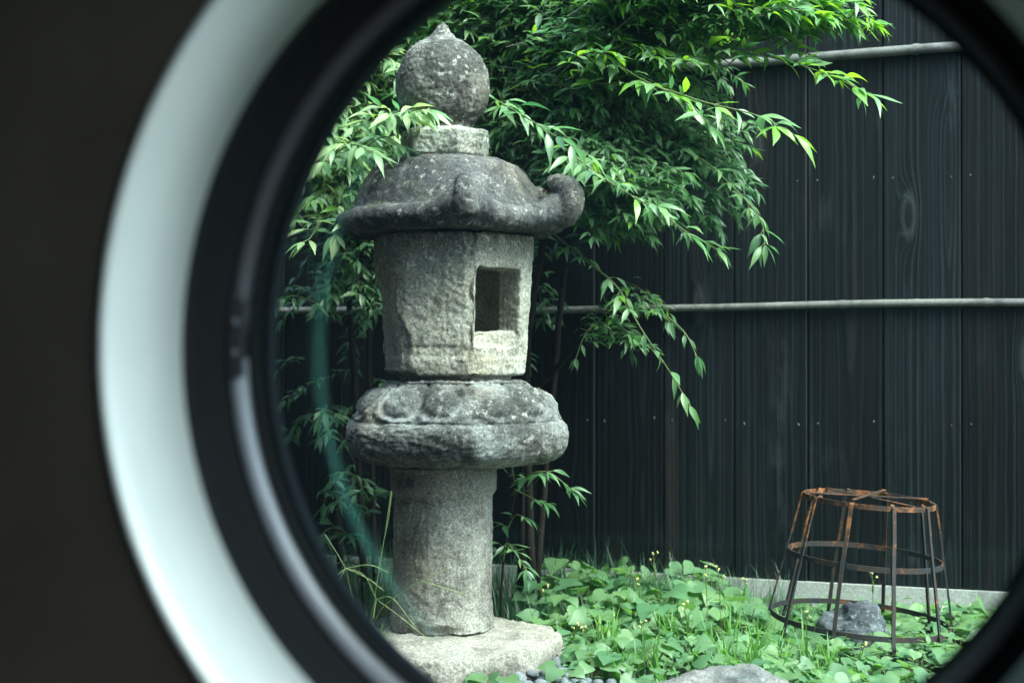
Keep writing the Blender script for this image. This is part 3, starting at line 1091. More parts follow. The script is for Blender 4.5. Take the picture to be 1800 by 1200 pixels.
# ================================================================== LEAVES
def leaf_mesh(name, mat, wid, fold, droop, twist=0.0, base=0.06):
    """One lanceolate leaf of length 1 along +X, folded along its midrib."""
    st = [(0.0, 0.0), (0.13, 0.56), (0.30, 0.96), (0.46, 1.0), (0.64, 0.72), (0.83, 0.28), (1.0, 0.0)]
    m = MB()
    vs, fs = [], []
    rows = []
    for (t, w) in st:
        y = w * wid
        z = -droop * t * t + 0.02 * sin(t * pi)
        tw = twist * t
        if w == 0:
            rows.append((len(vs),)); vs.append((t, 0, z))
        else:
            rows.append((len(vs), len(vs) + 1, len(vs) + 2))
            for s in (-1, 0, 1):
                vs.append((t, s * y * cos(tw), z + abs(s) * y * fold + s * y * sin(tw)))
    for a, b in zip(rows, rows[1:]):
        if len(a) == 1:
            fs += [(a[0], b[1], b[0]), (a[0], b[2], b[1])]
        elif len(b) == 1:
            fs += [(a[0], a[1], b[0]), (a[1], a[2], b[0])]
        else:
            fs += [(a[0], a[1], b[1], b[0]), (a[1], a[2], b[2], b[1])]
    m.add(vs, [f[::-1] for f in fs] if False else fs)
    me = m.mesh(name, mat)
    if me.polygons[0].normal.z < 0:
        me.flip_normals()
    return me


LEAF = {}
for cl in ('deep', 'mid', 'lime', 'pale'):
    LEAF[cl] = [leaf_mesh("leaf", M[cl], w, f, d, tw) for (w, f, d, tw) in ((0.115, 0.25, 0.16, 0.3), (0.128, 0.35, 0.30, -0.4), (0.100, 0.2, 0.42, 0.6), (0.140, 0.3, 0.10, -0.2), (0.118, 0.45, 0.24, 0.0), (0.105, 0.3, -0.10, 0.5))]
LV = [([tuple(v.co) for v in me.vertices], [tuple(p.vertices) for p in me.polygons]) for me in LEAF['mid']]


def frame_from(d, up):
    x = d.normalized()
    z = (up - x * up.dot(x))
    if z.length < 1e-5:
        z = x.orthogonal()
    z.normalize()
    y = z.cross(x)
    return Matrix((x, y, z)).transposed()


def rand_unit():
    while True:
        v = Vector((random.uniform(-1, 1), random.uniform(-1, 1), random.uniform(-1, 1)))
        if 0.01 < v.length < 1:
            return v.normalized()


def catmull(pts, n):
    P = [pts[0] * 2 - pts[1]] + list(pts) + [pts[-1] * 2 - pts[-2]]
    out = []
    for i in range(1, len(P) - 2):
        for k in range(n):
            t = k / n
            a, b, c, e = P[i - 1], P[i], P[i + 1], P[i + 2]
            out.append(0.5 * (2 * b + (c - a) * t + (2 * a - 5 * b + 4 * c - e) * t * t + (3 * b - a - 3 * c + e) * t ** 3))
    out.append(P[-2].copy())
    return out


def spray(pts, step, L, droop=0.5, start=0.15, side_len=0.03, tri=0.6):
    """Leaves along an arching twig. Returns (twig tubes, [(pos, rot3, length, t)])."""
    path = catmull(pts, 6)
    tot = sum((b - a).length for a, b in zip(path, path[1:]))
    tubes = [(path, [0.0034 * (1 - 0.7 * i / len(path)) for i in range(len(path))])]
    leaves = []
    acc, nxt, flip = 0.0, tot * start, 1
    up = Vector((0, 0, 1))
    for a, b in zip(path, path[1:]):
        seg = (b - a).length
        T = (b - a).normalized()
        while nxt <= acc + seg:
            p = a.lerp(b, (nxt - acc) / seg)
            t = nxt / tot
            S = T.cross(up)
            if S.length < 1e-4:
                S = Vector((1, 0, 0))
            S.normalize()
            for sgn in (-1, 1):
                if random.random() < 0.10:
                    continue
                ln = side_len * random.uniform(0.3, 1.2) * (1 - 0.5 * t)
                dirn = (S * sgn * random.uniform(0.5, 1.0) + T * random.uniform(0.35, 0.9) + up * random.uniform(-0.35, 0.65)).normalized()
                q = p + dirn * ln
                tubes.append(([p, q], [0.0011, 0.0008]))
                k = 3 if random.random() < tri else 1
                for j in range(k):
                    if j == 0:
                        d = dirn
                    else:
                        d = (dirn * 0.55 + dirn.cross(up).normalized() * (1 if j == 1 else -1) * random.uniform(0.6, 1.0)).normalized()
                    d = (d + up * (-droop * random.uniform(0.3, 1.35)) + rand_unit() * 0.22).normalized()
                    n = (up + rand_unit() * 0.5 - FWD * 0.38 + RGT * 0.12).normalized()
                    leaves.append((q, frame_from(d, n), L * random.uniform(0.52, 1.22) * (1 if j == 0 else 0.86), t))
            nxt += step * random.uniform(0.75, 1.3)
        acc += seg
    T = (path[-1] - path[-3]).normalized()
    for j in (-1, 0, 1):
        S = T.cross(up).normalized() if abs(T.z) < 0.99 else Vector((1, 0, 0))
        d = (T + S * j * 0.75 + up * (-droop * 0.5) + rand_unit() * 0.12).normalized()
        leaves.append((path[-1], frame_from(d, (up + rand_unit() * 0.4).normalized()), L * random.uniform(0.85, 1.1), 1.0))
    return tubes, leaves


def pick(t, mode):
    x = random.random()
    if mode == 'limetip':
        return 'lime' if x < 0.12 + 0.42 * t else 'mid'
    if mode == 'pale':
        return 'pale' if x < 0.30 + 0.45 * t else ('mid' if x < 0.97 else 'lime')
    if mode == 'mid':
        return 'mid' if x < 0.80 else ('deep' if x < 0.95 else 'lime')
    return 'deep' if x < 0.75 else 'mid'


class Shrub:
    def __init__(self, name, loc, label, cat, group=None):
        self.root = empty(name, loc, label, cat, group)
        self.o = Vector(loc)
        self.bulk = MB()
        self.twigs = MB()
        self.count = 0

    def stem(self, pts, r0, r1):
        p = catmull(pts, 5)
        m = MB()
        n = len(p)
        m.tube([q - self.o + rand_unit() * r0 * 0.15 for q in p], [r0 + (r1 - r0) * i / (n - 1) + (0.14 * r0 if i % 5 == 0 else 0) for i in range(n)], 8)
        m.build("stem", M['twig'], self.root)

    def hero(self, pts, step, L, mode, **kw):
        """A branch whose leaves are objects of their own."""
        tubes, leaves = spray(pts, step, L, **kw)
        m = MB()
        for p, r in tubes:
            m.tube([q - self.o for q in p], r, 4, caps=False)
        br = m.build("branch", M['stalk'], self.root)
        for (p, rot, ln, t) in leaves:
            if self.count >= 298:
                self.put(p, rot, ln, pick(t, mode))
                continue
            self.count += 1
            o = link("leaf", random.choice(LEAF[pick(t, mode)]), br)
            o.rotation_euler = rot.to_euler()
            o.location = p - self.o
            o.scale = (ln, ln * random.uniform(0.9, 1.3), ln)

    def put(self, p, rot, ln, cl):
        vs, fs = random.choice(LV)
        w = random.uniform(0.85, 1.3)
        self.bulk.add([p - self.o + rot @ (Vector((x, y * w, z)) * ln) for x, y, z in vs], fs, ('deep', 'mid', 'lime', 'pale').index(cl))

    def fill(self, pts, step, L, mode, **kw):
        tubes, leaves = spray(pts, step, L, **kw)
        for p, r in tubes[:1]:
            self.twigs.tube([q - self.o for q in p[::3] + [p[-1]]], [r[0] * 0.45, ] * (len(p[::3]) + 1), 3, caps=False)
        for (p, rot, ln, t) in leaves:
            self.put(p, rot, ln, pick(t, mode))

    def cloud(self, n, center, radii, hub, L, mode_fn, ln=(0.16, 0.32), step=0.027, droop=0.34, keep=None):
        for _ in range(n):
            while True:
                q = Vector((random.uniform(-1, 1), random.uniform(-1, 1), random.uniform(-1, 1)))
                if q.length <= 1:
                    break
            g_ = Vector((center[0] + q.x * radii[0], center[1] + q.y * radii[1], center[2] + q.z * radii[2]))
            if keep and not keep(g_):
                continue
            tip = G(g_)
            h = G(hub)
            out = (tip - h)
            out.z *= 0.35
            out = (out.normalized() + rand_unit() * 0.45).normalized()
            l = random.uniform(*ln)
            b0 = tip - out * l + Vector((0, 0, random.uniform(-0.03, 0.06)))
            mid = b0.lerp(tip, 0.55) + Vector((0, 0, l * random.uniform(0.08, 0.22)))
            self.fill([b0, mid, tip], step, L, mode_fn(g_), droop=droop, side_len=0.028)

    def finish(self):
        if self.bulk.v:
            o = self.bulk.build("foliage", [M['deep'], M['mid'], M['lime'], M['pale']], self.root)
            o["kind"] = "stuff"
        if self.twigs.v:
            o = self.twigs.build("twigs", M['greentwig'], self.root)
            o["kind"] = "stuff"


def clear_of_lantern(g_):
    """Keep twigs out of the stone lantern itself."""
    return ((g_[0] - LAN_A) ** 2 + (g_[1] - 3.5) ** 2) > 0.40 ** 2 or g_[2] > 1.9


# --- the big shrub behind the lantern
sh = Shrub("nandina_shrub", G((0.10, 3.98, 0)), "large arching nandina shrub spreading over the fence behind the lantern", "shrub")
sh.stem(GL([(0.056, 4, 0.099), (0.04, 3.96, 0.723), (0.086, 3.92, 1.053), (0.131, 3.86, 1.435), (0.13, 3.82, 1.932)]), 0.013, 0.006)
sh.stem(GL([(0.068, 4.02, 0.096), (0.121, 4.02, 0.723), (0.178, 3.97, 1.263), (0.22, 3.92, 1.633), (0.296, 3.9, 2.034)]), 0.011, 0.006)
sh.stem(GL([(0.024, 4.05, 0.075), (0.04, 4, 0.563), (0.133, 3.92, 0.724), (0.243, 3.8, 0.847), (0.312, 3.72, 0.897)]), 0.010, 0.004)
HERO_MAIN = [
    # reaching over the fence, young lime leaves toward the tip
    ([(0.129, 3.8, 1.607), (0.237, 3.7, 1.558), (0.42, 3.62, 1.52), (0.612, 3.56, 1.502), (0.758, 3.51, 1.451), (0.872, 3.46, 1.386)], 0.025, 0.078, 'limetip', dict(droop=0.14, start=0.15)),
    ([(0.213, 3.8, 1.728), (0.417, 3.72, 1.678), (0.6, 3.66, 1.605), (0.753, 3.62, 1.516)], 0.028, 0.072, 'limetip', dict(droop=0.15)),
    ([(0.128, 3.75, 1.595), (0.223, 3.66, 1.527), (0.328, 3.56, 1.439), (0.422, 3.48, 1.375), (0.482, 3.44, 1.304)], 0.032, 0.076, 'limetip', dict(droop=0.22)),
    ([(0.091, 3.8, 1.47), (0.228, 3.68, 1.453), (0.356, 3.56, 1.422), (0.473, 3.48, 1.369), (0.586, 3.42, 1.328), (0.671, 3.38, 1.275)], 0.046, 0.082, 'limetip', dict(droop=0.14, tri=0.3)),
    # big pale leaves drooping in front of the mound
    ([(-0.055, 3.62, 1.407), (0.021, 3.46, 1.337), (0.101, 3.38, 1.273), (0.175, 3.36, 1.227)], 0.036, 0.082, 'mid', dict(droop=0.5)),
    ([(0.124, 3.66, 1.29), (0.194, 3.46, 1.202), (0.274, 3.42, 1.142), (0.354, 3.4, 1.093), (0.428, 3.4, 1.035)], 0.038, 0.078, 'mid', dict(droop=0.55)),
    ([(0.38, 3.8, 1.341), (0.5, 3.68, 1.249), (0.619, 3.6, 1.109), (0.637, 3.58, 1.028)], 0.036, 0.060, 'mid', dict(droop=0.4)),
    ([(0.287, 3.78, 1.194), (0.412, 3.68, 1.094), (0.524, 3.62, 1.016)], 0.038, 0.060, 'mid', dict(droop=0.45)),
    ([(0.092, 3.85, 1.094), (0.201, 3.72, 0.991), (0.271, 3.66, 0.924), (0.326, 3.62, 0.821), (0.396, 3.6, 0.713), (0.448, 3.59, 0.624)], 0.052, 0.064, 'mid', dict(droop=0.75, tri=0.35, start=0.1)),
    ([(0.278, 3.76, 0.868), (0.37, 3.7, 0.867), (0.439, 3.66, 0.814), (0.473, 3.64, 0.748)], 0.052, 0.062, 'deep', dict(droop=0.4, tri=0.3)),
    ([(0.243, 3.8, 0.847), (0.196, 3.76, 0.808), (0.168, 3.74, 0.741)], 0.045, 0.040, 'deep', dict(droop=0.6)),
    ([(0.274, 3.8, 0.862), (0.293, 3.76, 0.816), (0.314, 3.74, 0.756)], 0.045, 0.040, 'deep', dict(droop=0.6)),
]
for pts, step, L, mode, kw in HERO_MAIN:
    sh.hero(GL(pts), step, L, mode, **kw)
top_mode = lambda g_: 'limetip' if (g_[2] > 1.58 and random.random() < 0.45) else ('mid' if g_[2] > 1.28 or random.random() < 0.5 else 'deep')
def keep_main(g_):
    # the crown's drooping outline toward the open fence
    if not clear_of_lantern(g_):
        return False
    if FY - 0.06 < (G(g_)).y:
        return False
    return True
HUB = (0.13, 3.9, 1.62)
sh.cloud(210, (0.30, 3.88, 1.40), (0.40, 0.22, 0.22), HUB, 0.044, top_mode, keep=keep_main)
sh.cloud(180, (0.16, 3.88, 1.36), (0.28, 0.20, 0.26), HUB, 0.044, top_mode, keep=keep_main)
sh.cloud(360, (0.20, 3.92, 1.70), (0.50, 0.30, 0.16), HUB, 0.046, lambda g_: 'limetip' if random.random() < 0.65 else 'mid', keep=keep_main)
sh.cloud(25, (0.12, 3.98, 1.92), (0.52, 0.32, 0.16), HUB, 0.058, lambda g_: 'mid', keep=keep_main)
sh.cloud(70, (0.42, 3.88, 1.20), (0.26, 0.16, 0.13), HUB, 0.052, lambda g_: 'deep', keep=keep_main)
sh.cloud(60, (-0.20, 4.02, 1.55), (0.22, 0.12, 0.28), HUB, 0.056, lambda g_: 'mid', keep=keep_main)
sh.cloud(95, (0.27, 3.66, 1.16), (0.22, 0.12, 0.12), (0.0, 3.9, 1.45), 0.047, lambda g_: 'mid', keep=keep_main)
sh.cloud(60, (0.10, 3.74, 1.28), (0.16, 0.12, 0.18), (0.1, 4.0, 1.5), 0.047, lambda g_: 'mid', keep=keep_main)
sh.cloud(12, (0.33, 3.72, 0.83), (0.13, 0.05, 0.07), (0.05, 3.85, 0.9), 0.046, lambda g_: 'mid', ln=(0.08, 0.15), keep=keep_main)
sh.cloud(46, (0.50, 3.62, 1.665), (0.30, 0.14, 0.055), (0.05, 3.75, 1.62), 0.060, lambda g_: 'limetip', droop=0.22, keep=keep_main)
sh.cloud(44, (0.74, 3.56, 1.60), (0.20, 0.08, 0.05), (0.05, 3.75, 1.62), 0.060, lambda g_: 'limetip', droop=0.25, ln=(0.10, 0.2), keep=keep_main)
sh.cloud(30, (0.34, 3.62, 1.52), (0.22, 0.12, 0.06), (0.0, 3.8, 1.62), 0.058, lambda g_: 'limetip', droop=0.3, keep=keep_main)
sh.cloud(70, (0.25, 3.72, 1.72), (0.55, 0.22, 0.09), HUB, 0.055, lambda g_: 'limetip', droop=0.3, keep=keep_main)
sh.cloud(22, (0.04, 4.15, 1.05), (0.35, 0.12, 0.40), (0.0, 4.3, 1.0), 0.052, lambda g_: 'deep', keep=keep_main)
sh.finish()

# --- the shrub beyond the lantern's shaded side
sl = Shrub("nandina_shrub", G((-0.47, 4.12, 0)), "pale leaved nandina shrub crowding the shaded side of the lantern roof", "shrub")
sl.stem(GL([(-0.439, 4.22, 0.079), (-0.463, 4.16, 0.721), (-0.481, 4.06, 1.145), (-0.445, 4, 1.587), (-0.352, 4, 1.939)]), 0.011, 0.006)
sl.stem(GL([(-0.511, 4.26, 0.073), (-0.546, 4.2, 0.788), (-0.541, 4.1, 1.23), (-0.486, 4.05, 1.597), (-0.416, 4, 1.907)]), 0.010, 0.005)
sl.stem(GL([(-0.408, 4.25, 0.075), (-0.42, 4.2, 0.956), (-0.33, 4.12, 1.529), (-0.259, 4.05, 1.857)]), 0.009, 0.005)
HERO_SIDE = [
    ([(-0.462, 3.85, 1.307), (-0.358, 3.58, 1.336), (-0.272, 3.4, 1.333), (-0.199, 3.31, 1.323)], 0.032, 0.074, 'pale', dict(droop=0.55, start=0.1)),
    ([(-0.502, 3.8, 1.242), (-0.444, 3.58, 1.257), (-0.38, 3.42, 1.257), (-0.327, 3.34, 1.227)], 0.030, 0.078, 'pale', dict(droop=0.6)),
    ([(-0.435, 3.75, 1.236), (-0.366, 3.52, 1.26), (-0.308, 3.42, 1.276), (-0.264, 3.38, 1.25)], 0.034, 0.066, 'mid', dict(droop=0.6)),
    ([(-0.474, 3.95, 1.514), (-0.465, 3.75, 1.408), (-0.478, 3.62, 1.313), (-0.504, 3.55, 1.239)], 0.034, 0.066, 'mid', dict(droop=0.5)),
    ([(-0.462, 3.85, 1.202), (-0.483, 3.68, 1.175), (-0.508, 3.58, 1.14), (-0.545, 3.54, 1.089)], 0.034, 0.060, 'mid', dict(droop=0.6)),
    ([(-0.45, 3.75, 1.168), (-0.417, 3.55, 1.108), (-0.42, 3.45, 1.06), (-0.423, 3.43, 1.042)], 0.05, 0.070, 'pale', dict(droop=0.55, tri=0.3, start=0.5)),
    ([(-0.465, 3.75, 1.145), (-0.483, 3.55, 1.075), (-0.494, 3.48, 1.037), (-0.508, 3.46, 1.026)], 0.045, 0.066, 'pale', dict(droop=0.5, tri=0.4, start=0.4)),
    ([(-0.434, 3.95, 1.593), (-0.352, 3.75, 1.547), (-0.29, 3.62, 1.48), (-0.258, 3.58, 1.429)], 0.034, 0.064, 'pale', dict(droop=0.55)),
    ([(-0.498, 4.15, 0.838), (-0.537, 3.95, 0.889), (-0.594, 3.86, 0.91), (-0.626, 3.82, 0.893)], 0.042, 0.066, 'deep', dict(droop=0.6)),
    ([(-0.432, 4.15, 0.489), (-0.48, 4, 0.571), (-0.517, 3.92, 0.598), (-0.53, 3.9, 0.576)], 0.045, 0.062, 'deep', dict(droop=0.6)),
    ([(-0.415, 4.15, 0.323), (-0.454, 3.98, 0.421), (-0.494, 3.92, 0.395), (-0.515, 3.9, 0.342)], 0.045, 0.060, 'deep', dict(droop=0.6)),
]
for pts, step, L, mode, kw in HERO_SIDE:
    sl.hero(GL(pts), step, L, mode, **kw)
HUBL = (-0.42, 4.05, 1.5)
keepL = lambda g_: clear_of_lantern(g_) and G(g_).y < FY - 0.06
side_mode = lambda g_: 'pale' if random.random() < 0.45 else 'mid'
sl.cloud(130, (-0.48, 3.92, 1.38), (0.24, 0.24, 0.28), HUBL, 0.056, side_mode, keep=keepL)
sl.cloud(100, (-0.34, 4.02, 1.62), (0.26, 0.22, 0.16), HUBL, 0.056, side_mode, keep=keepL)
sl.cloud(14, (-0.45, 4.05, 1.84), (0.40, 0.28, 0.16), HUBL, 0.056, lambda g_: 'mid', keep=keepL)
sl.cloud(16, (-0.56, 4.22, 0.70), (0.30, 0.16, 0.60), (-0.48, 4.3, 0.8), 0.054, lambda g_: 'deep', keep=keepL)
sl.cloud(90, (-0.42, 3.86, 1.58), (0.30, 0.14, 0.16), HUBL, 0.056, side_mode, droop=0.35, keep=keepL)
sl.cloud(22, (-0.42, 3.98, 0.95), (0.18, 0.10, 0.12), HUBL, 0.052, lambda g_: 'deep', keep=keepL)
sl.cloud(26, (-0.50, 4.20, 1.15), (0.34, 0.16, 0.30), HUBL, 0.054, lambda g_: 'deep', keep=keepL)
sl.cloud(60, (-0.44, 3.62, 1.16), (0.12, 0.10, 0.18), HUBL, 0.050, side_mode, droop=0.4, keep=keepL)
sl.cloud(60, (-0.55, 3.75, 1.42), (0.16, 0.12, 0.22), HUBL, 0.058, side_mode, droop=0.4, keep=keepL)
sl.finish()

# --- young plants at the lantern's foot
yp = Shrub("nandina_seedling", G((0.03, 3.72, 0)), "young dark leafy plant growing beside the lantern post", "plant")
yp.stem(GL([(-0.03, 3.74, 0.045), (-0.022, 3.74, 0.217), (0, 3.72, 0.354), (0.022, 3.7, 0.445)]), 0.004, 0.0025)
for pts, step, L in (([(0, 3.72, 0.384), (0.044, 3.68, 0.439), (0.095, 3.66, 0.448), (0.153, 3.65, 0.405)], 0.032, 0.056),
                     ([(-0.015, 3.73, 0.293), (0.007, 3.68, 0.336), (0.032, 3.66, 0.334)], 0.04, 0.056),
                     ([(-0.024, 3.74, 0.209), (-0.015, 3.67, 0.264), (0.007, 3.63, 0.248), (0.036, 3.62, 0.206)], 0.032, 0.052),
                     ([(0.007, 3.7, 0.4), (0.037, 3.68, 0.388), (0.081, 3.66, 0.368)], 0.034, 0.050),
                     ([(0.007, 3.7, 0.415), (0, 3.68, 0.461), (0.007, 3.66, 0.475)], 0.034, 0.048)):
    yp.hero(GL(pts), step, L, 'deep', droop=0.3, tri=0.5)
yp.finish()

yq = Shrub("nandina_seedling", G((-0.40, 3.85, 0)), "young dark leafy plant in the shade behind the lantern post", "plant")
yq.stem(GL([(-0.404, 3.88, 0.034), (-0.409, 3.86, 0.169), (-0.422, 3.84, 0.325)]), 0.004, 0.0025)
for pts, step, L in (([(-0.417, 3.86, 0.23), (-0.458, 3.82, 0.282), (-0.494, 3.8, 0.284), (-0.517, 3.8, 0.254)], 0.036, 0.056),
                     ([(-0.422, 3.86, 0.292), (-0.39, 3.82, 0.358), (-0.353, 3.8, 0.375)], 0.036, 0.056),
                     ([(-0.422, 3.86, 0.308), (-0.443, 3.82, 0.373), (-0.471, 3.8, 0.36)], 0.036, 0.056),
                     ([(-0.412, 3.86, 0.169), (-0.435, 3.82, 0.198), (-0.456, 3.8, 0.178)], 0.036, 0.056)):
    yq.hero(GL(pts), step, L, 'deep', droop=0.4, tri=0.5)
yq.finish()

# ================================================================== GROUND COVER
def heart_mesh(mat, cup, droop, wav):
    out = [(0.0, 0.0), (-0.16, 0.20), (-0.12, 0.40), (0.10, 0.52), (0.36, 0.47), (0.64, 0.29), (0.85, 0.11), (1.0, 0.0)]
    mids = [(0.0, 0.0), (0.0, 0.0), (0.03, 0.0), (0.16, 0.0), (0.38, 0.0), (0.64, 0.0), (0.85, 0.0), (1.0, 0.0)]
    o3 = catmull([Vector((x, y, 0)) for x, y in out], 2)
    out = [(p.x, p.y) for p in o3]
    mids = [(max(0.0, p.x), 0.0) for p in o3]
    m = MB()
    def P(x, y):
        return (x, y, cup * abs(y) ** 1.3 * (1 - 1.6 * abs(y)) - droop * max(0, x) ** 2 + wav * sin(x * 7 + y * 5) * abs(y) - (0.1 * droop if x < 0 else 0))
    vs, fs = [], []
    def V(p):
        vs.append(p); return len(vs) - 1
    c0 = V(P(0.0, 0.0))
    ctr = [V(P(x, 0.0)) for x in (0.10, 0.24, 0.40, 0.56, 0.72, 0.86)]
    tip = V(P(1.0, 0.0))
    spine = [c0] + ctr + [tip]
    sx = [0.0, 0.10, 0.24, 0.40, 0.56, 0.72, 0.86, 1.0]
    for s in (1, -1):
        rim = [V(P(x, s * y)) for x, y in out[1:-1]]
        near = [min(range(len(sx)), key=lambda k: abs(sx[k] - (max(0.0, x) if x > 0.05 else 0.0))) for x, y in out[1:-1]]
        tri = [(c0, rim[0], rim[1])]
        for q in range(1, len(rim) - 1):
            a_, b_ = spine[near[q]], spine[near[q + 1]]
            if a_ != b_:
                mid_k = list(range(near[q], near[q + 1] + 1))
                tri.append((a_, rim[q], rim[q + 1], spine[mid_k[1]]))
                for k1, k2 in zip(mid_k[1:], mid_k[2:]):
                    tri.append((spine[k1], rim[q + 1], spine[k2]))
            else:
                tri.append((a_, rim[q], rim[q + 1]))
        last = near[len(rim) - 1]
        for k1 in range(last, len(spine) - 1):
            tri.append((spine[k1], rim[-1], spine[k1 + 1]))
        fs += tri if s < 0 else [f[::-1] for f in tri]
    m.add(vs, fs)
    me = m.mesh("leaf", mat)
    if sum(p.normal.z for p in me.polygons) < 0:
        me.flip_normals()
    return me


HEART = [heart_mesh(M['heart'], c, d, w) for c, d, w in ((0.5, 0.15, 0.05), (0.3, 0.35, 0.1), (0.8, 0.22, -0.08), (0.2, 0.5, 0.04), (0.6, 0.05, 0.12))]


def heart_plant(g_, h, n, L, label, group):
    base = G(g_)
    root = empty("heart_leaf_plant", base, label, "plant", group)
    stalks = MB()
    specs = []
    for k in range(n):
        az = 2 * pi * k / n + random.uniform(-0.6, 0.6)
        d = Vector((cos(az), sin(az), 0))
        hh = h * random.uniform(0.55, 1.1)
        reach = random.uniform(0.012, 0.045)
        tip = d * reach + Vector((0, 0, hh))
        stalks.tube([(0, 0, -0.004), d * reach * 0.35 + Vector((0, 0, hh * 0.6)), tip], 0.0011, 4, caps=False)
        ld = (d + Vector((0, 0, random.uniform(-0.45, 0.12))) + rand_unit() * 0.2 - FWD * 0.25).normalized()
        n_ = (Vector((0, 0, 1)) - FWD * random.uniform(0.0, 0.75) + rand_unit() * 0.35).normalized()
        specs.append((tip, frame_from(ld, n_), L * random.uniform(0.65, 1.15)))
    stalks.build("stem", M['stalk'], root)
    for tip, rot, l in specs:
        o = link("leaf", random.choice(HEART), root)
        o.location = tip
        o.rotation_euler = rot.to_euler()
        o.scale = (l, l * random.uniform(0.95, 1.2), l)


def blocked(a, d, pad=0.0):
    """Places taken by the slab, the post, pebbles and boulders."""
    if -0.46 < a < 0.13 + pad and d < 3.62 and d > 3.08:
        if a < 0.02 or d < 3.30 + (a - 0.02) * 1.4 + 0.25 and a < 0.115:
            return True
    if a < 0.24 and d < 3.07 + max(0, a) * 0.55:
        return True
    if 0.20 < a < 0.62 and d < 2.97:
        return True
    if (a - 0.89) ** 2 + (d - 3.60) ** 2 < 0.085 ** 2:
        return True
    return False


spots = []
tries = 0
while len(spots) < 190 and tries < 8000:
    tries += 1
    a = random.uniform(0.06, 1.30)
    d = random.uniform(2.72, 4.2)
    w = G((a, d, 0))
    if w.y > FY - 0.07 or blocked(a, d, 0.01):
        continue
    # thinner in front of the concrete base, where grass takes over
    if 0.62 < a < 0.76 and d > 3.70:
        continue
    if any((a - p[0]) ** 2 + (d - p[1]) ** 2 < 0.056 ** 2 for p in spots):
        continue
    spots.append((a, d))
for (a, d) in spots:
    back = d > 3.55
    if (a - 0.908) ** 2 + (d - 3.63) ** 2 < 0.27 ** 2:
        lab = ("heart shaped leaves growing low inside the rusty cage", "heart leaf plants inside the cage"); h = 0.05
    elif a > 1.12:
        lab = ("heart shaped leaves beside the rusty cage, on its side away from the lantern", "heart leaf plants past the cage"); h = 0.065
    elif a > 0.66 and d < 3.30:
        lab = ("heart shaped leaves in a low bed in front of the rusty cage", "heart leaf plants in front of the cage"); h = 0.060
    elif a > 0.66:
        lab = ("heart shaped leaves close beside the feet of the rusty cage", "heart leaf plants at the cage feet"); h = 0.060
    elif a > 0.42 and d < 3.45:
        lab = ("heart shaped leaves behind the grey boulder, mixed with grass", "heart leaf plants behind the boulder"); h = 0.070
    elif back:
        lab = ("taller heart shaped leaves at the back of the bed, toward the dark fence", "heart leaf plants toward the fence"); h = 0.105 if d < 3.9 else 0.125
    else:
        lab = ("heart shaped leaves spilling toward the edge of the pale slab", "heart leaf plants beside the slab"); h = 0.075
    heart_plant((a, d, 0.0), h * random.uniform(0.8, 1.2), random.choice((4, 5, 5, 6)), random.choice((0.036, 0.044, 0.048, 0.054)) if d < 3.5 else random.choice((0.048, 0.060)), *lab)
heart_plant((-0.015, 3.03, 0.0), 0.07, 5, 0.05, "small leafy sprig growing at the front foot of the pale slab", "plants at the slab foot")
heart_plant((-0.04, 3.05, 0.0), 0.05, 4, 0.04, "small leafy sprig growing at the front foot of the pale slab", "plants at the slab foot")


def blade(m, base, d, L, w, bend, mi=0, n=4):
    """One curved blade of grass with a shallow keel."""
    up = Vector((0, 0, 1))
    vs, fs = [], []
    p = Vector(base)
    s = d.cross(up).normalized()
    for i in range(n + 1):
        t = i / n
        ang = bend * t
        ww = w * (1 - t) ** 0.7 * (0.7 + 0.6 * t if t < 0.5 else 1.0)
        if i == n:
            vs.append(p.copy())
        else:
            vs += [p - s * ww, p + s * ww]
        p = p + (up * cos(ang) + d * sin(ang)) * (L / n)
    for i in range(n - 1):
        fs.append((2 * i, 2 * i + 1, 2 * i + 3, 2 * i + 2))
    fs.append((2 * n - 2, 2 * n - 1, 2 * n))
    m.add(vs, fs, mi)


def rdir():
    q = random.uniform(0, 2 * pi)
    return Vector((cos(q), sin(q), 0))


# dark fine grass: uncountable
m = MB()
for (ca, cd, ra, rd, n, h) in ((0.09, 3.72, 0.10, 0.16, 420, 0.11), (0.62, 3.86, 0.20, 0.12, 900, 0.085), (0.42, 3.98, 0.26, 0.06, 900, 0.15), (0.10, 4.18, 0.30, 0.08, 900, 0.17), (-0.55, 4.35, 0.35, 0.12, 1100, 0.17), (0.30, 3.85, 0.28, 0.14, 500, 0.10), (0.72, 3.55, 0.16, 0.18, 420, 0.06), (-0.50, 3.75, 0.18, 0.25, 500, 0.10), (0.45, 3.40, 0.35, 0.30, 700, 0.05)):
    for _ in range(n):
        a = ca + random.gauss(0, ra * 0.6); d = cd + random.gauss(0, rd * 0.6)
        if blocked(a, d) or G((a, d, 0)).y > FY - 0.03:
            continue
        blade(m, G((a, d, -0.003)), rdir(), h * random.uniform(0.6, 1.4), 0.0016, random.uniform(0.7, 2.2), 0, 4)
props(m.build("mondo_grass", M['mondo']), "fine dark green grass under the leaves and along the concrete base", kind="stuff")

# small leaves of low weeds filling the gaps: uncountable
m = MB()
for _ in range(2600):
    a = random.uniform(0.05, 1.3); d = random.uniform(2.75, 3.98)
    if blocked(a, d) or G((a, d, 0)).y > FY - 0.04:
        continue
    vs, fs = random.choice(LV)
    ln = random.uniform(0.014, 0.034)
    rot = frame_from((rdir() + Vector((0, 0, random.uniform(-.2, .6)))).normalized(), (Vector((0, 0, 1)) + rand_unit() * 0.5).normalized())
    p = G((a, d, random.uniform(0.005, 0.075)))
    m.add([p + rot @ (Vector((x, y * 2.0, z)) * ln) for x, y, z in vs], fs)
props(m.build("low_weeds", M['heart']), "tiny low weeds filling the gaps between the heart shaped leaves", kind="stuff")


